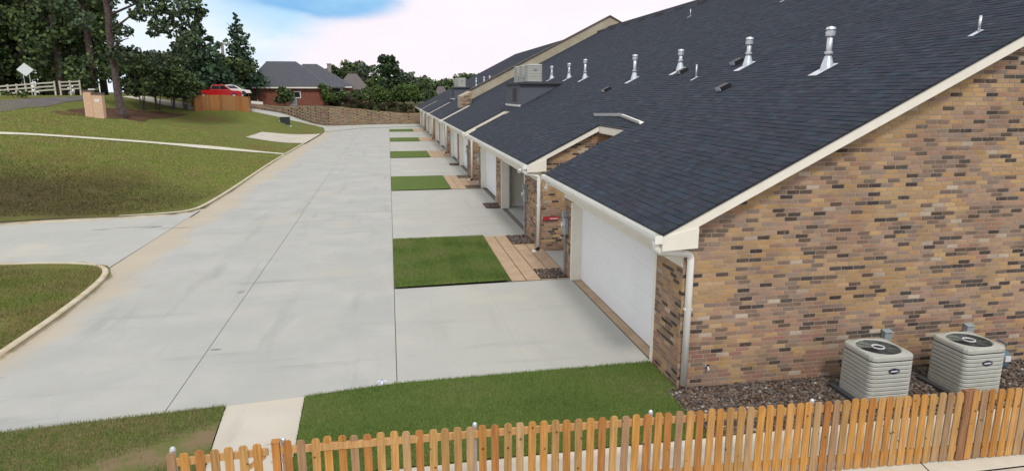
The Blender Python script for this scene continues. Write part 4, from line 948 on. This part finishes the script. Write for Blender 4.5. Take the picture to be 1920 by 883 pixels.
# the tall pine by the mailbox kiosk
kb = hit(230, 222)
pt = thing('pine_tree', 'tall pine with a bare leaning grey trunk beside the brick mailbox kiosk', 'tree', tuple(kb)); D = float(kb[1])
def rel(px, py, y=None):
    p = at_y(px, py, y or D); return (p[0]-kb[0], p[1]-kb[1], p[2]-kb[2])
mb = MB(); tp = [rel(231, 228), rel(229, 212), rel(225, 196), rel(219, 165), rel(215, 130), rel(208, 90), rel(204, 60), rel(203, 30), rel(198, 0), rel(194, -60), rel(196, -140), rel(198, -230)]
mb.tube(smooth_line3 if False else tp, [.56, .44, .36, .32, .31, .30, .29, .28, .27, .24, .18, .08], 14)
for (a, b) in (((206, 60), (285, 20)), ((203, 30), (330, -10)), ((198, 0), (120, -40)), ((207, 100), (255, 75)), ((200, 10), (260, -60)), ((196, -60), (130, -130)), ((196, -90), (290, -150))):
    p, q = Vector(rel(*a)), Vector(rel(*b)); q.y += random.uniform(-2, 2); mb.tube([p, (p+q)/2+Vector((0, 0, .4)), q], [.13, .08, .03], 7)
mb.build('trunk', bark_m, pt, smooth=True)
cs = []; rs = []
for px, py, r in ((280, 15, 1.2), (300, 30, 1.0), (325, 10, 1.3), (345, 30, 1.1), (362, 12, 1.0), (371, 22, .7), (345, 62, 1.0), (320, 55, 1.0), (336, 88, .9), (352, 78, .6), (300, 50, .8), (262, 30, .8), (285, 60, .6), (240, 60, .7), (252, -10, 1.2), (225, 100, .8), (320, 105, .8), (342, 112, .6), (300, 115, .9), (240, 110, .8), (215, -60, 1.6), (170, -60, 1.6), (260, -70, 1.7), (300, -60, 1.7), (340, -40, 1.4), (200, -130, 1.8), (150, -30, 1.5), (130, 10, 1.2), (160, 40, 1.1)):
    p = rel(px, py); cs.append((p[0], p[1]+random.uniform(-1.5, 1.5), p[2])); rs.append(r*1.15)
leaves(cs, rs, 170, .27, PG+DG[:2], 'crown', pt, .75)
# woods on the left
woods = 'trees of the wood behind the white ranch fence'
WL = [(-60, 90, 19, 5.5), (5, 96, 21, 5), (52, 92, 18, 4.6), (85, 95, 22, 5), (118, 86, 19, 4.6), (150, 92, 21, 4.8), (178, 86, 18, 3.8), (262, 100, 5.6, 4), (300, 108, 5.4, 4), (20, 112, 24, 6), (105, 114, 25, 6), (-30, 110, 24, 6), (165, 116, 24, 6), (196, 118, 21, 4.2)]
lbw = ['dark broadleaf tree at the far left edge behind the road sign', 'dark tree just behind the road sign', 'dark bushy tree right of the road sign', 'tall dark tree above the middle of the ranch fence', 'dark tree above the right part of the ranch fence', 'tall dark tree at the right end of the ranch fence', 'dark tree left of the leaning pine trunk', 'dark tree right of the leaning pine trunk', 'dark rounded tree above the bright driveway',
       'tallest back tree rising over the road sign', 'tall back tree between ranch fence and pine', 'tall back tree at the left frame edge', 'tall back tree left behind the pine', 'back tree directly behind the pine trunk']
for (px, y, hg, rd), lb in zip(WL, lbw): broad_tree(X(px, y), y, hg, rd, lb, DG if random.random() < .7 else PG, base=.06 if y < 104 else .12, n=46, per=58, size=.36, group=woods)
broad_tree(X(8, 93), 93, 8.6, 4.2, 'brighter green bushy tree behind the road sign', MG, base=.12, n=34, per=110, size=.3)
# low trees in front of the bright driveway
for px, y, hg, rd, lb in ((264, 68, 6.2, 2.4, 'low dark tree just right of the pine trunk'), (292, 66, 6.0, 2.6, 'low many stemmed tree over the mulch bed'), (322, 70, 5.9, 2.4, 'low dark tree at the right end of the mulch bed'), (345, 75, 5.0, 2.0, 'small dark tree beside the wooden privacy fence')):
    y = float(hit(px, 207.5)[1]); z = h(X(px, y), y); t = thing('small_tree', lb, 'tree', (X(px, y), y, z), 0, 'low trees over the mulch bed')
    mb = MB()
    for k in range(4):
        a = random.uniform(0, 6.28); q = random.uniform(.2, .6); mb.tube([(math.cos(a)*.15, math.sin(a)*.15, -.1), (math.cos(a)*q, math.sin(a)*q, hg*.4), (math.cos(a)*q*2.5, math.sin(a)*q*2.5, hg*.7)], [.07, .05, .02], 6)
    mb.build('trunk', bark_m, t)
    cs = []; rs = []
    for k in range(26): a = random.uniform(0, 6.28); q = rd*math.sqrt(random.random()); u = random.random(); cs.append((math.cos(a)*q, math.sin(a)*q, hg*(.34+.6*u*(1-.3*q/rd)))); rs.append(rd*random.uniform(.22, .36))
    leaves(cs, rs, 130, .26, DG, 'crown', t)
conifer(X(384, 98), 98, 10.6, 5.4, 'broad dark conifer behind the red pickup truck', per=70, size=.4)
conifer(X(352, 112), 112, 9.0, 4.5, 'smaller dark conifer left of the utility pole')
conifer(X(428, 126), 126, 6.0, 3.8, 'low conifer behind the utility pole')
conifer(X(454, 112), 112, 13.0, 4.2, 'narrow tall conifer beside the big brick house', base=.12)
broad_tree(X(440, 108), 108, 6, 3, 'low dark tree at the corner of the big brick house', DG, n=24, per=60)
TB = 'trees beyond the retaining wall'
broad_tree(X(732, 128), 128, 9.3, 2.5, 'tall dense tree standing alone behind the retaining wall', CG+MG[:1], z=2.4, base=.12, n=54, per=80, size=.4, group=TB)
for px, y, hg, rd, lb, pal in ((640, 175, 9.0, 4.5, 'dark tree rising behind the roof with the chimney', DG), (662, 185, 9.6, 4.5, 'highest rounded tree behind the porch house', DG), (690, 180, 8.6, 4.5, 'rounded tree right of the porch house', PG), (612, 190, 7.5, 3.5, 'small rounded tree behind the hip roof', DG),
                              (705, 150, 5.5, 2.6, 'green tree left of the tall dense tree', MG), (762, 170, 6.6, 3.2, 'slim grey green tree right of the tall dense tree', PG), (785, 210, 6.0, 6, 'far dark tree above the brown roofs', DG), (815, 220, 4.6, 6.5, 'far dark tree behind the end of the townhouse roofs', DG), (845, 230, 5.6, 6, 'far dark tree above the roof condensers', DG), (880, 240, 7.5, 7, 'far dark tree beside the last roof ridge', DG), (745, 240, 6, 7, 'far hazy tree low on the skyline', PG), (590, 260, 9, 8, 'far tree behind the big brick house', PG)):
    broad_tree(X(px, y), y, hg, rd, lb, pal, z=min(3., 3.2), base=.1, n=30, per=34, size=.6, group=TB)
HB = 'hedge shrubs above the retaining wall'
for px, y, w, hg, lb, pal in ((598, 114, 4.2, 3.0, 'olive shrub left in front of the porch house', [(.08, .085, .02), (.06, .07, .02)]), (625, 116, 3.6, 2.2, 'dark low shrub under the porch', DG), (612, 111, 2.4, 3.9, 'pale green small tree at the corner of the big roof', LG), (650, 115, 4.2, 2.4, 'dark shrub behind the middle of the wall', DG), (676, 116, 4.4, 2.8, 'dark green shrub left of the tall tree', DG), (702, 118, 4.5, 3.4, 'green shrub at the foot of the tall tree', MG), (730, 117, 4.6, 3.0, 'wide green shrub under the tall tree', MG), (757, 120, 4.6, 3.8, 'bright green shrub right of the tall tree', LG), (779, 122, 4.0, 2.6, 'dark shrub by the end of the townhouse row', DG), (532, 109, 2.6, 2.8, 'dark shrub against the red brick wall of the big house', DG), (800, 125, 4.5, 2.6, 'dark shrub hidden behind the last garages', DG)):
    shrub(px, y, w, hg, lb, pal, group=HB, size=.28)
for px, y, lb in ((640, 113.2, 'left'), (690, 113.6, 'middle'), (745, 113.8, 'right'), (668, 113.4, 'centre left'), (718, 113.7, 'centre right'), (770, 113.9, 'far right')):
    shrub(px, y, 4.4, 1.6, '%s low brown green hedge clump right on top of the stone wall' % lb, [(.05, .05, .025), (.035, .045, .02), (.07, .06, .035)], group=HB, size=.2)
shrub(27, 70, 2.6, .7, 'low dark shrub on the verge below the ranch fence', MG, size=.2)

# ------------------------------------------------------------------ retaining wall: coursed stones
rw = thing('retaining_wall', 'long low tan stone retaining wall behind the bend of the road', 'wall', (0, 0, 0))
def wall_line():
    pts = [(-19.5, 90.9), (-18.6, 92.0), (-14.5, 99.0), (-9.5, 107.5), (-3.0, 111.0), (6.0, 112.0), (9, 112.2)]
    out = [];
    for (a, b) in zip(pts, pts[1:]):
        d = math.hypot(b[0]-a[0], b[1]-a[1]); n = max(1, round(d/.62))
        for k in range(n): out.append((a[0]+(b[0]-a[0])*k/n, a[1]+(b[1]-a[1])*k/n))
    return out+[pts[-1]]
WLP = wall_line(); V = []; cl = []
SP = [(.30, .22, .145), (.34, .25, .165), (.27, .20, .135), (.32, .235, .155), (.36, .265, .17), (.28, .195, .125)]
singles = []
for i, (a, b) in enumerate(zip(WLP, WLP[1:])):
    zb = h(a[0], a[1]-.8); zt = wall_top(a[0]); rows_n = max(1, round((zt-zb)/.21)) 
    d = Vector((b[0]-a[0], b[1]-a[1], 0)).normalized(); nrm = Vector((d.y, -d.x, 0))
    for r_ in range(rows_n):
        z0 = zb-.1+(zt-zb+.1)*r_/rows_n; z1 = zb-.1+(zt-zb+.1)*(r_+1)/rows_n-.012; sh_ = .31*(r_ % 2); o = Vector((*a, 0))+d*(sh_+.01); e = Vector((*a, 0))+d*(sh_+math.hypot(b[0]-a[0], b[1]-a[1])-.004); pr = random.uniform(0, .035); k_ = random.uniform(-.03, .02) if r_ == rows_n-1 else 0
        f = [o+nrm*pr, e+nrm*pr, e-nrm*1.6, o-nrm*1.6]; V.append([(p.x, p.y, z0) for p in f]+[(p.x, p.y, z1+k_) for p in f]); cl.append(tuple(q*random.uniform(.88, 1.1) for q in random.choice(SP)))
V = np.array(V); cl = np.array(cl); bf = [(3, 2, 1, 0), (4, 5, 6, 7), (0, 1, 5, 4), (1, 2, 6, 5), (2, 3, 7, 6), (3, 0, 4, 7)]
dd = np.linalg.norm(V[:, 0]-np.array(cam.location), axis=1); od = np.argsort(dd); o300 = od[:300]; rst = od[300:]
if len(rst): stuff(bulk('stones', V[rst], bf, cl[rst], block_m, rw))
for i in o300: MB().add([tuple(p-V[i, 0]) for p in V[i]], bf, tuple(cl[i])).build('stone', block_m, rw).location = V[i, 0]

# ------------------------------------------------------------------ houses beyond
def hip_roof(mb, x0, y0, x1, y1, z, zr, rx0, rx1, ov=.5):
    a = [(x0-ov, y0-ov, z), (x1+ov, y0-ov, z), (x1+ov, y1+ov, z), (x0-ov, y1+ov, z), (rx0, (y0+y1)/2, zr), (rx1, (y0+y1)/2, zr)]
    mb.add(a, [(0, 1, 5, 4), (1, 2, 5), (2, 3, 4, 5), (3, 0, 4), (3, 2, 1, 0)])
def brick_house(lb, cx, y, w, d, z, ez, rz2, r0, r1, m_wall, m_roof, name='brick_house'):
    t = thing(name, lb, 'house', (cx, y, z)); x0, x1 = -w/2, w/2
    MB().box(x0, 0, -.5, x1, d, ez).build('wall', m_wall, t)
    mb = MB(); hip_roof(mb, x0, 0, x1, d, ez+.12, rz2, r0, r1); rf = mb.build('roof', m_roof, t)
    MB().box(x0-.53, -.53, ez-.08, x1+.53, -.50, ez+.13).build('fascia', trim_m, rf)
    return t, rf
# big hip roofed house (px 458-610)
YH = 112; xa, xb = X(462, YH), X(612, YH); zc = 3.2; ppm = YH/math.cos(R(0))
t, rf = brick_house('large red brick house with dark hip roof beyond the retaining wall', (xa+xb)/2, YH, xb-xa, 12, zc, 2.65, 7.0, -(xb-xa)/2+2.4, (xb-xa)/2-5.2, redbrick_m, roof_far)
w = (xb-xa)
x = X(557, YH)-(xa+xb)/2; f = MB().box(x-.55, -.04, 1.05, x+.55, -.002, 2.15).build('window', white_m, t); MB().box(x-.42, -.06, 1.2, x+.42, -.041, 2.0).build('pane', glass_m, f)
MB().box(-w/2-2.2, 1.5, -.5, -w/2, 9, 2.4).build('wall', redbrick_m, t)
mb = MB(); mb.add([(-w/2-.6, .3, 2.75), (-w/2+4.5, .3, 4.95), (-w/2+4.5, 9, 4.95), (-w/2-.6, 9, 2.75)], [(0, 1, 2, 3), (3, 2, 1, 0)]) if False else None
MB().box(-w/2+2.2, 5.8, 6.2, -w/2+3.2, 6.8, 6.9).build('chimney', pole_m, rf)
# porch house to the right
YP = 119; xa, xb = X(605, YP), X(655, YP); zc = 3.2
t, rf = brick_house('grey roofed house with an open porch and white post', (X(540, YP)+xb)/2, YP, xb-X(540, YP), 13, zc, 2.8, 6.9, X(562, YP)-(X(540, YP)+xb)/2, X(590, YP)-(X(540, YP)+xb)/2, redbrick_m, roof_far)
hw = (xb-X(540, YP))/2
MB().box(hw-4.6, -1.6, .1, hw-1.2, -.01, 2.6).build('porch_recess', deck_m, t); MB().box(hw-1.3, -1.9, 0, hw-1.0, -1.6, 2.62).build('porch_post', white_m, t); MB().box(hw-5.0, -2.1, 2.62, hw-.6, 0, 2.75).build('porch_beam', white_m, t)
mb = MB(); mb.prism([(hw-5.2, -2.3, 2.752), (hw-.4, -2.3, 2.752), (hw-2.6, 3, 4.3)], (0, 0, .08)); mb.build('porch_roof', roof_far, rf)
f = MB().box(hw-6.3, -.05, 1.0, hw-5.7, -.002, 2.2).build('window', white_m, t); MB().box(hw-6.2, -.06, 1.1, hw-5.8, -.051, 2.1).build('pane', glass_m, f)
# third house: brown roof right behind, with chimneys
for px0, px1, y, z, ez, rr2, lb, mr in ((632, 690, 138, 2.6, 2.6, 6.3, 'house with a brown grey roof half hidden by trees', roof_far2), (592, 632, 150, 2.6, 3.0, 7.0, 'house with a tall chimney behind the porch house', roof_far),
                                        (765, 812, 150, -1.0, 2.6, 6.2, 'low brown roofed house beyond the shrubs', roof_far2), (812, 850, 165, -1.0, 2.6, 7.6, 'brown roofed house behind the end of the row', roof_far2), (845, 900, 150, 0, 3, 8.4, 'dark roofed house beyond the last townhouse', roof_far)):
    a, b = X(px0, y), X(px1, y); tt, rf = brick_house(lb, (a+b)/2, y, b-a, 11, z, ez, rr2, -(b-a)*.18, (b-a)*.12, redbrick_m, mr)
    if 'chimney' in lb: MB().box(.1, 4, 5.6, .9, 4.8, 8.6).build('chimney', pole_m, rf); MB().box(.0, 3.9, 8.6, 1.0, 4.9, 8.75).build('chimney_cap', pole_m, rf)
# condenser of the big house
xx = X(549, 109.5); t = thing('air_conditioner', 'small pale condenser against the wall of the big brick house', 'air conditioner', (xx, 109.5, 3.15)); MB().box(-.55, -.5, 0, .55, .5, 1.15).build('casing', meter_m, t); MB().box(-.45, -.51, .15, .45, -.501, 1.0).build('coil', ac_dark, t)

# ------------------------------------------------------------------ wooden privacy fence, pickup truck
fc = [hit(366, 211), hit(470, 212.5)]
def privacy(p, q, hgt, parent):
    d = Vector((q[0]-p[0], q[1]-p[1], 0)); n = max(1, int(d.length/.145)); d.normalize(); ang = math.atan2(d.y, d.x)
    for k in range(n):
        x, y = p[0]+d.x*.145*k, p[1]+d.y*.145*k; key = random.randrange(6)
        if not PB[key]:
            c = [(.36, .15, .05), (.40, .19, .07), (.33, .14, .05), (.42, .18, .055), (.37, .19, .085), (.44, .20, .06)][key]; PB[key] = MB().box(0, 0, 0, .138, .02, hgt, c).mesh('board', wood_m)
        o = link('board', PB[key], parent); o.location = (x, y, h(x, y)-.1+.0*k); o.rotation_euler = (0, 0, ang)
PB = [None]*6
HF = 2.0
pf = thing('privacy_fence', 'orange wooden board fence hiding the red pickup truck', 'fence', (0, 0, 0))
privacy(fc[0], fc[1], HF, pf)
cb = (fc[0][0]-2.6, fc[0][1]+6); cr = (fc[1][0]-1.2, fc[1][1]+6); 
privacy(cb, fc[0], HF, pf); privacy(fc[1], cr, HF, pf)
for p in fc: MB().box(p[0]-.06, p[1]+.03, h(p[0], p[1])-.1, p[0]+.06, p[1]+.15, h(p[0], p[1])+HF-.02, (.32, .16, .07)).build('post', wood_m, pf)
def pickup(loc, rz, lb):
    t = thing('pickup_truck', lb, 'pickup truck', loc, rz); L, Wd = 5.6, 1.95
    side = [(-L/2, .45), (-L/2+.05, 1.15), (-.45, 1.18), (-.15, 1.18), (1.45, 1.12), (2.5, 1.05), (2.78, .85), (2.8, .5), (2.55, .42), (-2.6, .42)]
    mb = MB(); mb.prism([(x, -Wd/2, z) for x, z in side], (0, Wd, 0)); body = mb.build('body', red_paint, t)
    cabp = [(-.95, 1.16), (-.75, 1.78), (.45, 1.84), (.75, 1.78), (1.5, 1.13)]; mb = MB(); lo = [(x, -Wd/2+.06, z) for x, z in cabp]; n = len(lo); vs = []
    for sgn in (-1, 1):
        for x, z in cabp: vs.append((x, sgn*(Wd/2-.05-(z-1.1)*.28), z))
    mb.add(vs, [tuple(range(n)), tuple(range(2*n-1, n-1, -1))]+[(i, i+n, i+1+n, i+1) for i in range(n-1)]+[(n-1, 2*n-1, n, 0)]); mb.build('cab', red_paint, t)
    mb = MB(); y = Wd/2-.05
    for s in (-1, 1):
        def gp(x, z): return (x, s*(y-(z-1.1)*.28+.006), z)
        mb.add([gp(-.8, 1.24), gp(.15, 1.24), gp(.15, 1.68), gp(-.66, 1.66)], [(0, 1, 2, 3), (3, 2, 1, 0)]); mb.add([gp(.22, 1.24), gp(1.22, 1.24), gp(.70, 1.68), gp(.22, 1.70)], [(0, 1, 2, 3), (3, 2, 1, 0)])
    mb.build('side_window', glass_m, t)
    mb = MB(); mb.add([(1.46, -.82, 1.17), (1.46, .82, 1.17), (.79, .70, 1.765), (.79, -.70, 1.765)], [(0, 1, 2, 3)]); o = mb.build('windscreen', white_m, t); o.location = (.02, 0, .012)
    mb = MB(); mb.box(1.5, -.8, 1.12, 2.45, .8, 1.135); mb.build('bonnet_glare', red_paint, t) if False else None
    wm = MB(); wm.tube([(0, -.12, 0), (0, .12, 0)], .38, 20); w_me = wm.mesh('wheel', rubber_m); hm = MB(); hm.tube([(0, -.125, 0), (0, .125, 0)], .21, 14); h_me = hm.mesh('rim', badge_w)
    for x in (-1.75, 1.85):
        for s in (-1, 1): o = link('wheel', w_me, t); o.location = (x, s*(Wd/2-.1), .38); link('rim', h_me, o)
    for s in (-1, 1): MB().box(2.74, s*.7-.18, .72, 2.80, s*.7+.18, .9).build('headlight', badge_w, t)
    MB().box(2.72, -.95, .42, 2.9, .95, .6).build('bumper', badge_w, t)
    return t
tx, ty = X(412, fc[1][1]+4.6), fc[1][1]+4.6
pickup((tx, ty, h(tx, ty)+.55), R(2), 'red pickup truck with pale windscreen parked behind the wooden fence')
# white car-like van roof right behind the truck: a white sedan
def sedan(loc, rz, lb):
    t = thing('parked_car', lb, 'car', loc, rz); Wd = 1.8
    side = [(-2.25, .35), (-2.3, .8), (-1.6, .95), (1.0, .92), (2.1, .75), (2.25, .4)]; MB().prism([(x, -Wd/2, z) for x, z in side], (0, Wd, 0)).build('body', white_m, t)
    MB().prism([(x, -Wd/2+.12, z) for x, z in [(-1.55, .93), (-.95, 1.38), (-.2, 1.46), (.4, 1.36), (1.1, .91)]], (0, Wd-.24, 0)).build('cab', white_m, t)
    for s in (-1, 1): MB().prism([(x, s*(Wd/2-.115), z) for x, z in [(-1.3, .96), (-.85, 1.32), (.3, 1.32), (.85, .95)]], (0, s*.01, 0)).build('side_window', glass_m, t)
    for x in (-1.4, 1.35):
        for s in (-1, 1): MB().tube([(x, s*.7, .33), (x, s*.92, .33)], .33, 16).build('wheel', rubber_m, t)
    return t
sx, sy = X(436, 92), 92.; sedan((sx, sy, h(sx, sy)+1.2), R(8), 'white car parked behind the red pickup truck')

# ------------------------------------------------------------------ mailbox kiosk, sign, fences, poles, utility box
k1 = hit(196, 222.5); k0 = hit(160, 221.5); kd = float(min(k0[1], k1[1])); hh_ = 46*kd/FPX*1.03
kx0, kx1 = float(at_y(161, 222, kd)[0]), float(at_y(195, 222, kd)[0]); kz = h((kx0+kx1)/2, kd)-.02; kw = kx1-kx0
t = thing('mailbox_kiosk', 'peach brick mailbox kiosk with two pillars and dark cap by the pine', 'mailbox', ((kx0+kx1)/2, kd, kz), R(8))
MB().box(-kw/2, .12, 0, -.05*kw, .9, hh_*.97).build('pillar', peach_m, t); MB().box(-.02*kw, 0, 0, kw/2, .8, hh_*.86).build('pillar', peach_m, t)
MB().box(-kw/2-.06, .05, hh_*.97, -.0*kw, .95, hh_*1.02).build('cap', brown_m, t); MB().box(-.05*kw, -.06, hh_*.86, kw/2+.06, .86, hh_*.93).build('cap', brown_m, t)
MB().box(-.2*kw, .2, hh_*1.02, .12*kw, .6, hh_*1.06).build('parcel_lid', white_m, t)
pl = MB().box(.10*kw, -.02, hh_*.60, .36*kw, -.002, hh_*.70).build('number_plate', white_m, t)
sp = at_y(47, 131, 80.5); t = thing('road_sign', 'diamond road sign seen from its pale back', 'sign', (float(sp[0]), 80.5, h(float(sp[0]), 80.5)), R(20)); zz = float(sp[2])-h(float(sp[0]), 80.5); s_ = .76
MB().prism([(-s_, 0, zz), (0, 0, zz-s_*.92), (s_, 0, zz), (0, 0, zz+s_*.92)], (0, .02, 0)).build('sign_plate', sign_m, t)
for dx in (-.22, .30): MB().box(dx-.03, .025, -.2, dx+.03, .07, zz+.15).build('post', galv_m, t)
# white ranch fence
def ranch(pa, pb, n, lb, hgt=1.08):
    t = thing('ranch_fence', lb, 'fence', (0, 0, 0)); P = []
    for k in range(n+1): x = pa[0]+(pb[0]-pa[0])*k/n; y = pa[1]+(pb[1]-pa[1])*k/n; P.append(Vector((x, y, pa[2]+(pb[2]-pa[2])*k/n)))
    for p in P: MB().box(p.x-.07, p.y-.07, p.z-.9, p.x+.07, p.y+.07, p.z+hgt+.05).build('post', conc_pale, t)
    for a, b in zip(P, P[1:]):
        for zz in (.22, .60, .98): MB().beam(a+Vector((0, -.09, zz)), b+Vector((0, -.09, zz)), .04, .15).build('rail', conc_pale, t)
def fp(px, py, y): p = at_y(px, py, y); return (float(p[0]), y, float(p[2]))
ranch(fp(-70, 187, 76), fp(82, 174, 80), 9, 'white three rail ranch fence left of the gap')
ranch(fp(82, 174, 80), fp(104, 172.5, 80.6), 1, 'short white ranch fence panel beside the gap'); ranch(fp(114, 172, 81), fp(151, 170, 82.5), 2, 'white three rail ranch fence right of the gap')
# utility poles
def pole(px, ytop, y, lb, r=.14, arm=True, zb=3.):
    p = at_y(px, ytop, y); zb = h(float(p[0]), y); t = thing('utility_pole', lb, 'pole', (float(p[0]), y, zb)); H_ = float(p[2])-zb
    MB().tube([(0, 0, -.3), (0, 0, H_)], [r*1.2, r], 8).build('shaft', pole_m, t)
    if arm:
        MB().box(-1.1, -.08, H_-.35, 1.1, .08, H_-.15).build('crossarm', pole_m, t)
        for x in (-.95, 0, .95): MB().tube([(x, 0, H_-.15), (x, 0, H_+.05)], .06, 6).build('insulator', sign_m, t)
pole(416, 80, 108, 'wooden utility pole with crossarm between the conifers', .2); pole(331, 60, 90, 'slim grey pole at the right edge of the dark trees', .07, False)
ub = hit(535, 234); t = thing('utility_box', 'dark green utility box on the lawn beside the bend', 'utility box', tuple(ub), R(5))
MB().box(-.58, -.45, 0, .58, .45, .85).build('cabinet', mat('dark_green_paint', (.015, .028, .026), .5), t); MB().prism([(-.62, -.5, .852), (.62, -.5, .852), (.62, .5, .87), (-.62, .5, .87)], (0, 0, .07)).build('lid', MATS['dark_green_paint'], t)
structure(drape('utility_pad', [(ub[0]+a, ub[1]+b) for a, b in ((-.7, -.55), (.75, -.55), (.75, .6), (-.7, .6))], .12, conc_pale), 'small concrete pad under the utility box')
wb = hit(484, 202); t = thing('barrier_rail', 'short white horizontal rail on a post beside the brick house', 'barrier', tuple(wb)); p = at_y(471, 192, wb[1]); q = at_y(493, 194, wb[1])
MB().beam((p[0]-wb[0], 0, p[2]-wb[2]), (q[0]-wb[0], 0, q[2]-wb[2]), .15, .35).build('rail', white_m, t); MB().box(-.07, .09, -.2, .07, .2, float(p[2]-wb[2])+.3).build('post', pole_m, t)
mb_ = hit(360, 205); t = thing('mailbox', 'small pale box on a post left of the wooden fence', 'mailbox', tuple(mb_)); zz = float(at_y(360, 170, mb_[1])[2]-mb_[2]); MB().box(-.04, -.04, -.1, .04, .04, zz-.2).build('post', pole_m, t); MB().box(-.16, -.3, zz-.2, .16, .3, zz+.25).build('box', conc_pale, t)
# painted survey mark on the road
MK = mat('survey_paint', (.60, .68, .78), .8)
mb = MB(); cx, cy = float(at_z(716, 722)[0]), float(at_z(716, 722)[1])
mb.box(cx-.02, cy-.12, .016, cx+.02, cy+.22, .0175)
for s in (-1, 1):
    mb.prism([(cx, cy+.24, .0165), (cx+s*.10, cy+.12, .0165), (cx+s*.07, cy+.10, .0165), (cx, cy+.19, .0165)], (0, 0, .001))
    mb.prism([(cx+s*.02, cy-.12, .0165), (cx+s*.17, cy-.02, .0165), (cx+s*.19, cy-.06, .0165), (cx+s*.03, cy-.17, .0165)], (0, 0, .001))
mk = mb.build('arrow_mark', MK, road)

# oil stain on the side drive
stain_m = mat('oil_stain', (.20, .20, .19), .8, noise=(3, (.30, .30, .285), .35, .6))
def blot(px, py, rx, ry):
    c = at_z(px, py); pts = []
    for k in range(22):
        a = 2*math.pi*k/22; q = random.uniform(.65, 1.15); pts.append((c[0]+math.cos(a)*rx*q, c[1]+math.sin(a)*ry*q))
    return drape('oil_stain', pts, .0165, stain_m, None, road, flat=True)
blot(283, 426, .42, .22); blot(330, 428, .6, .05); blot(240, 427, .5, .06); blot(190, 431, .35, .08); blot(405, 656, .12, .05); blot(452, 548, .10, .14)
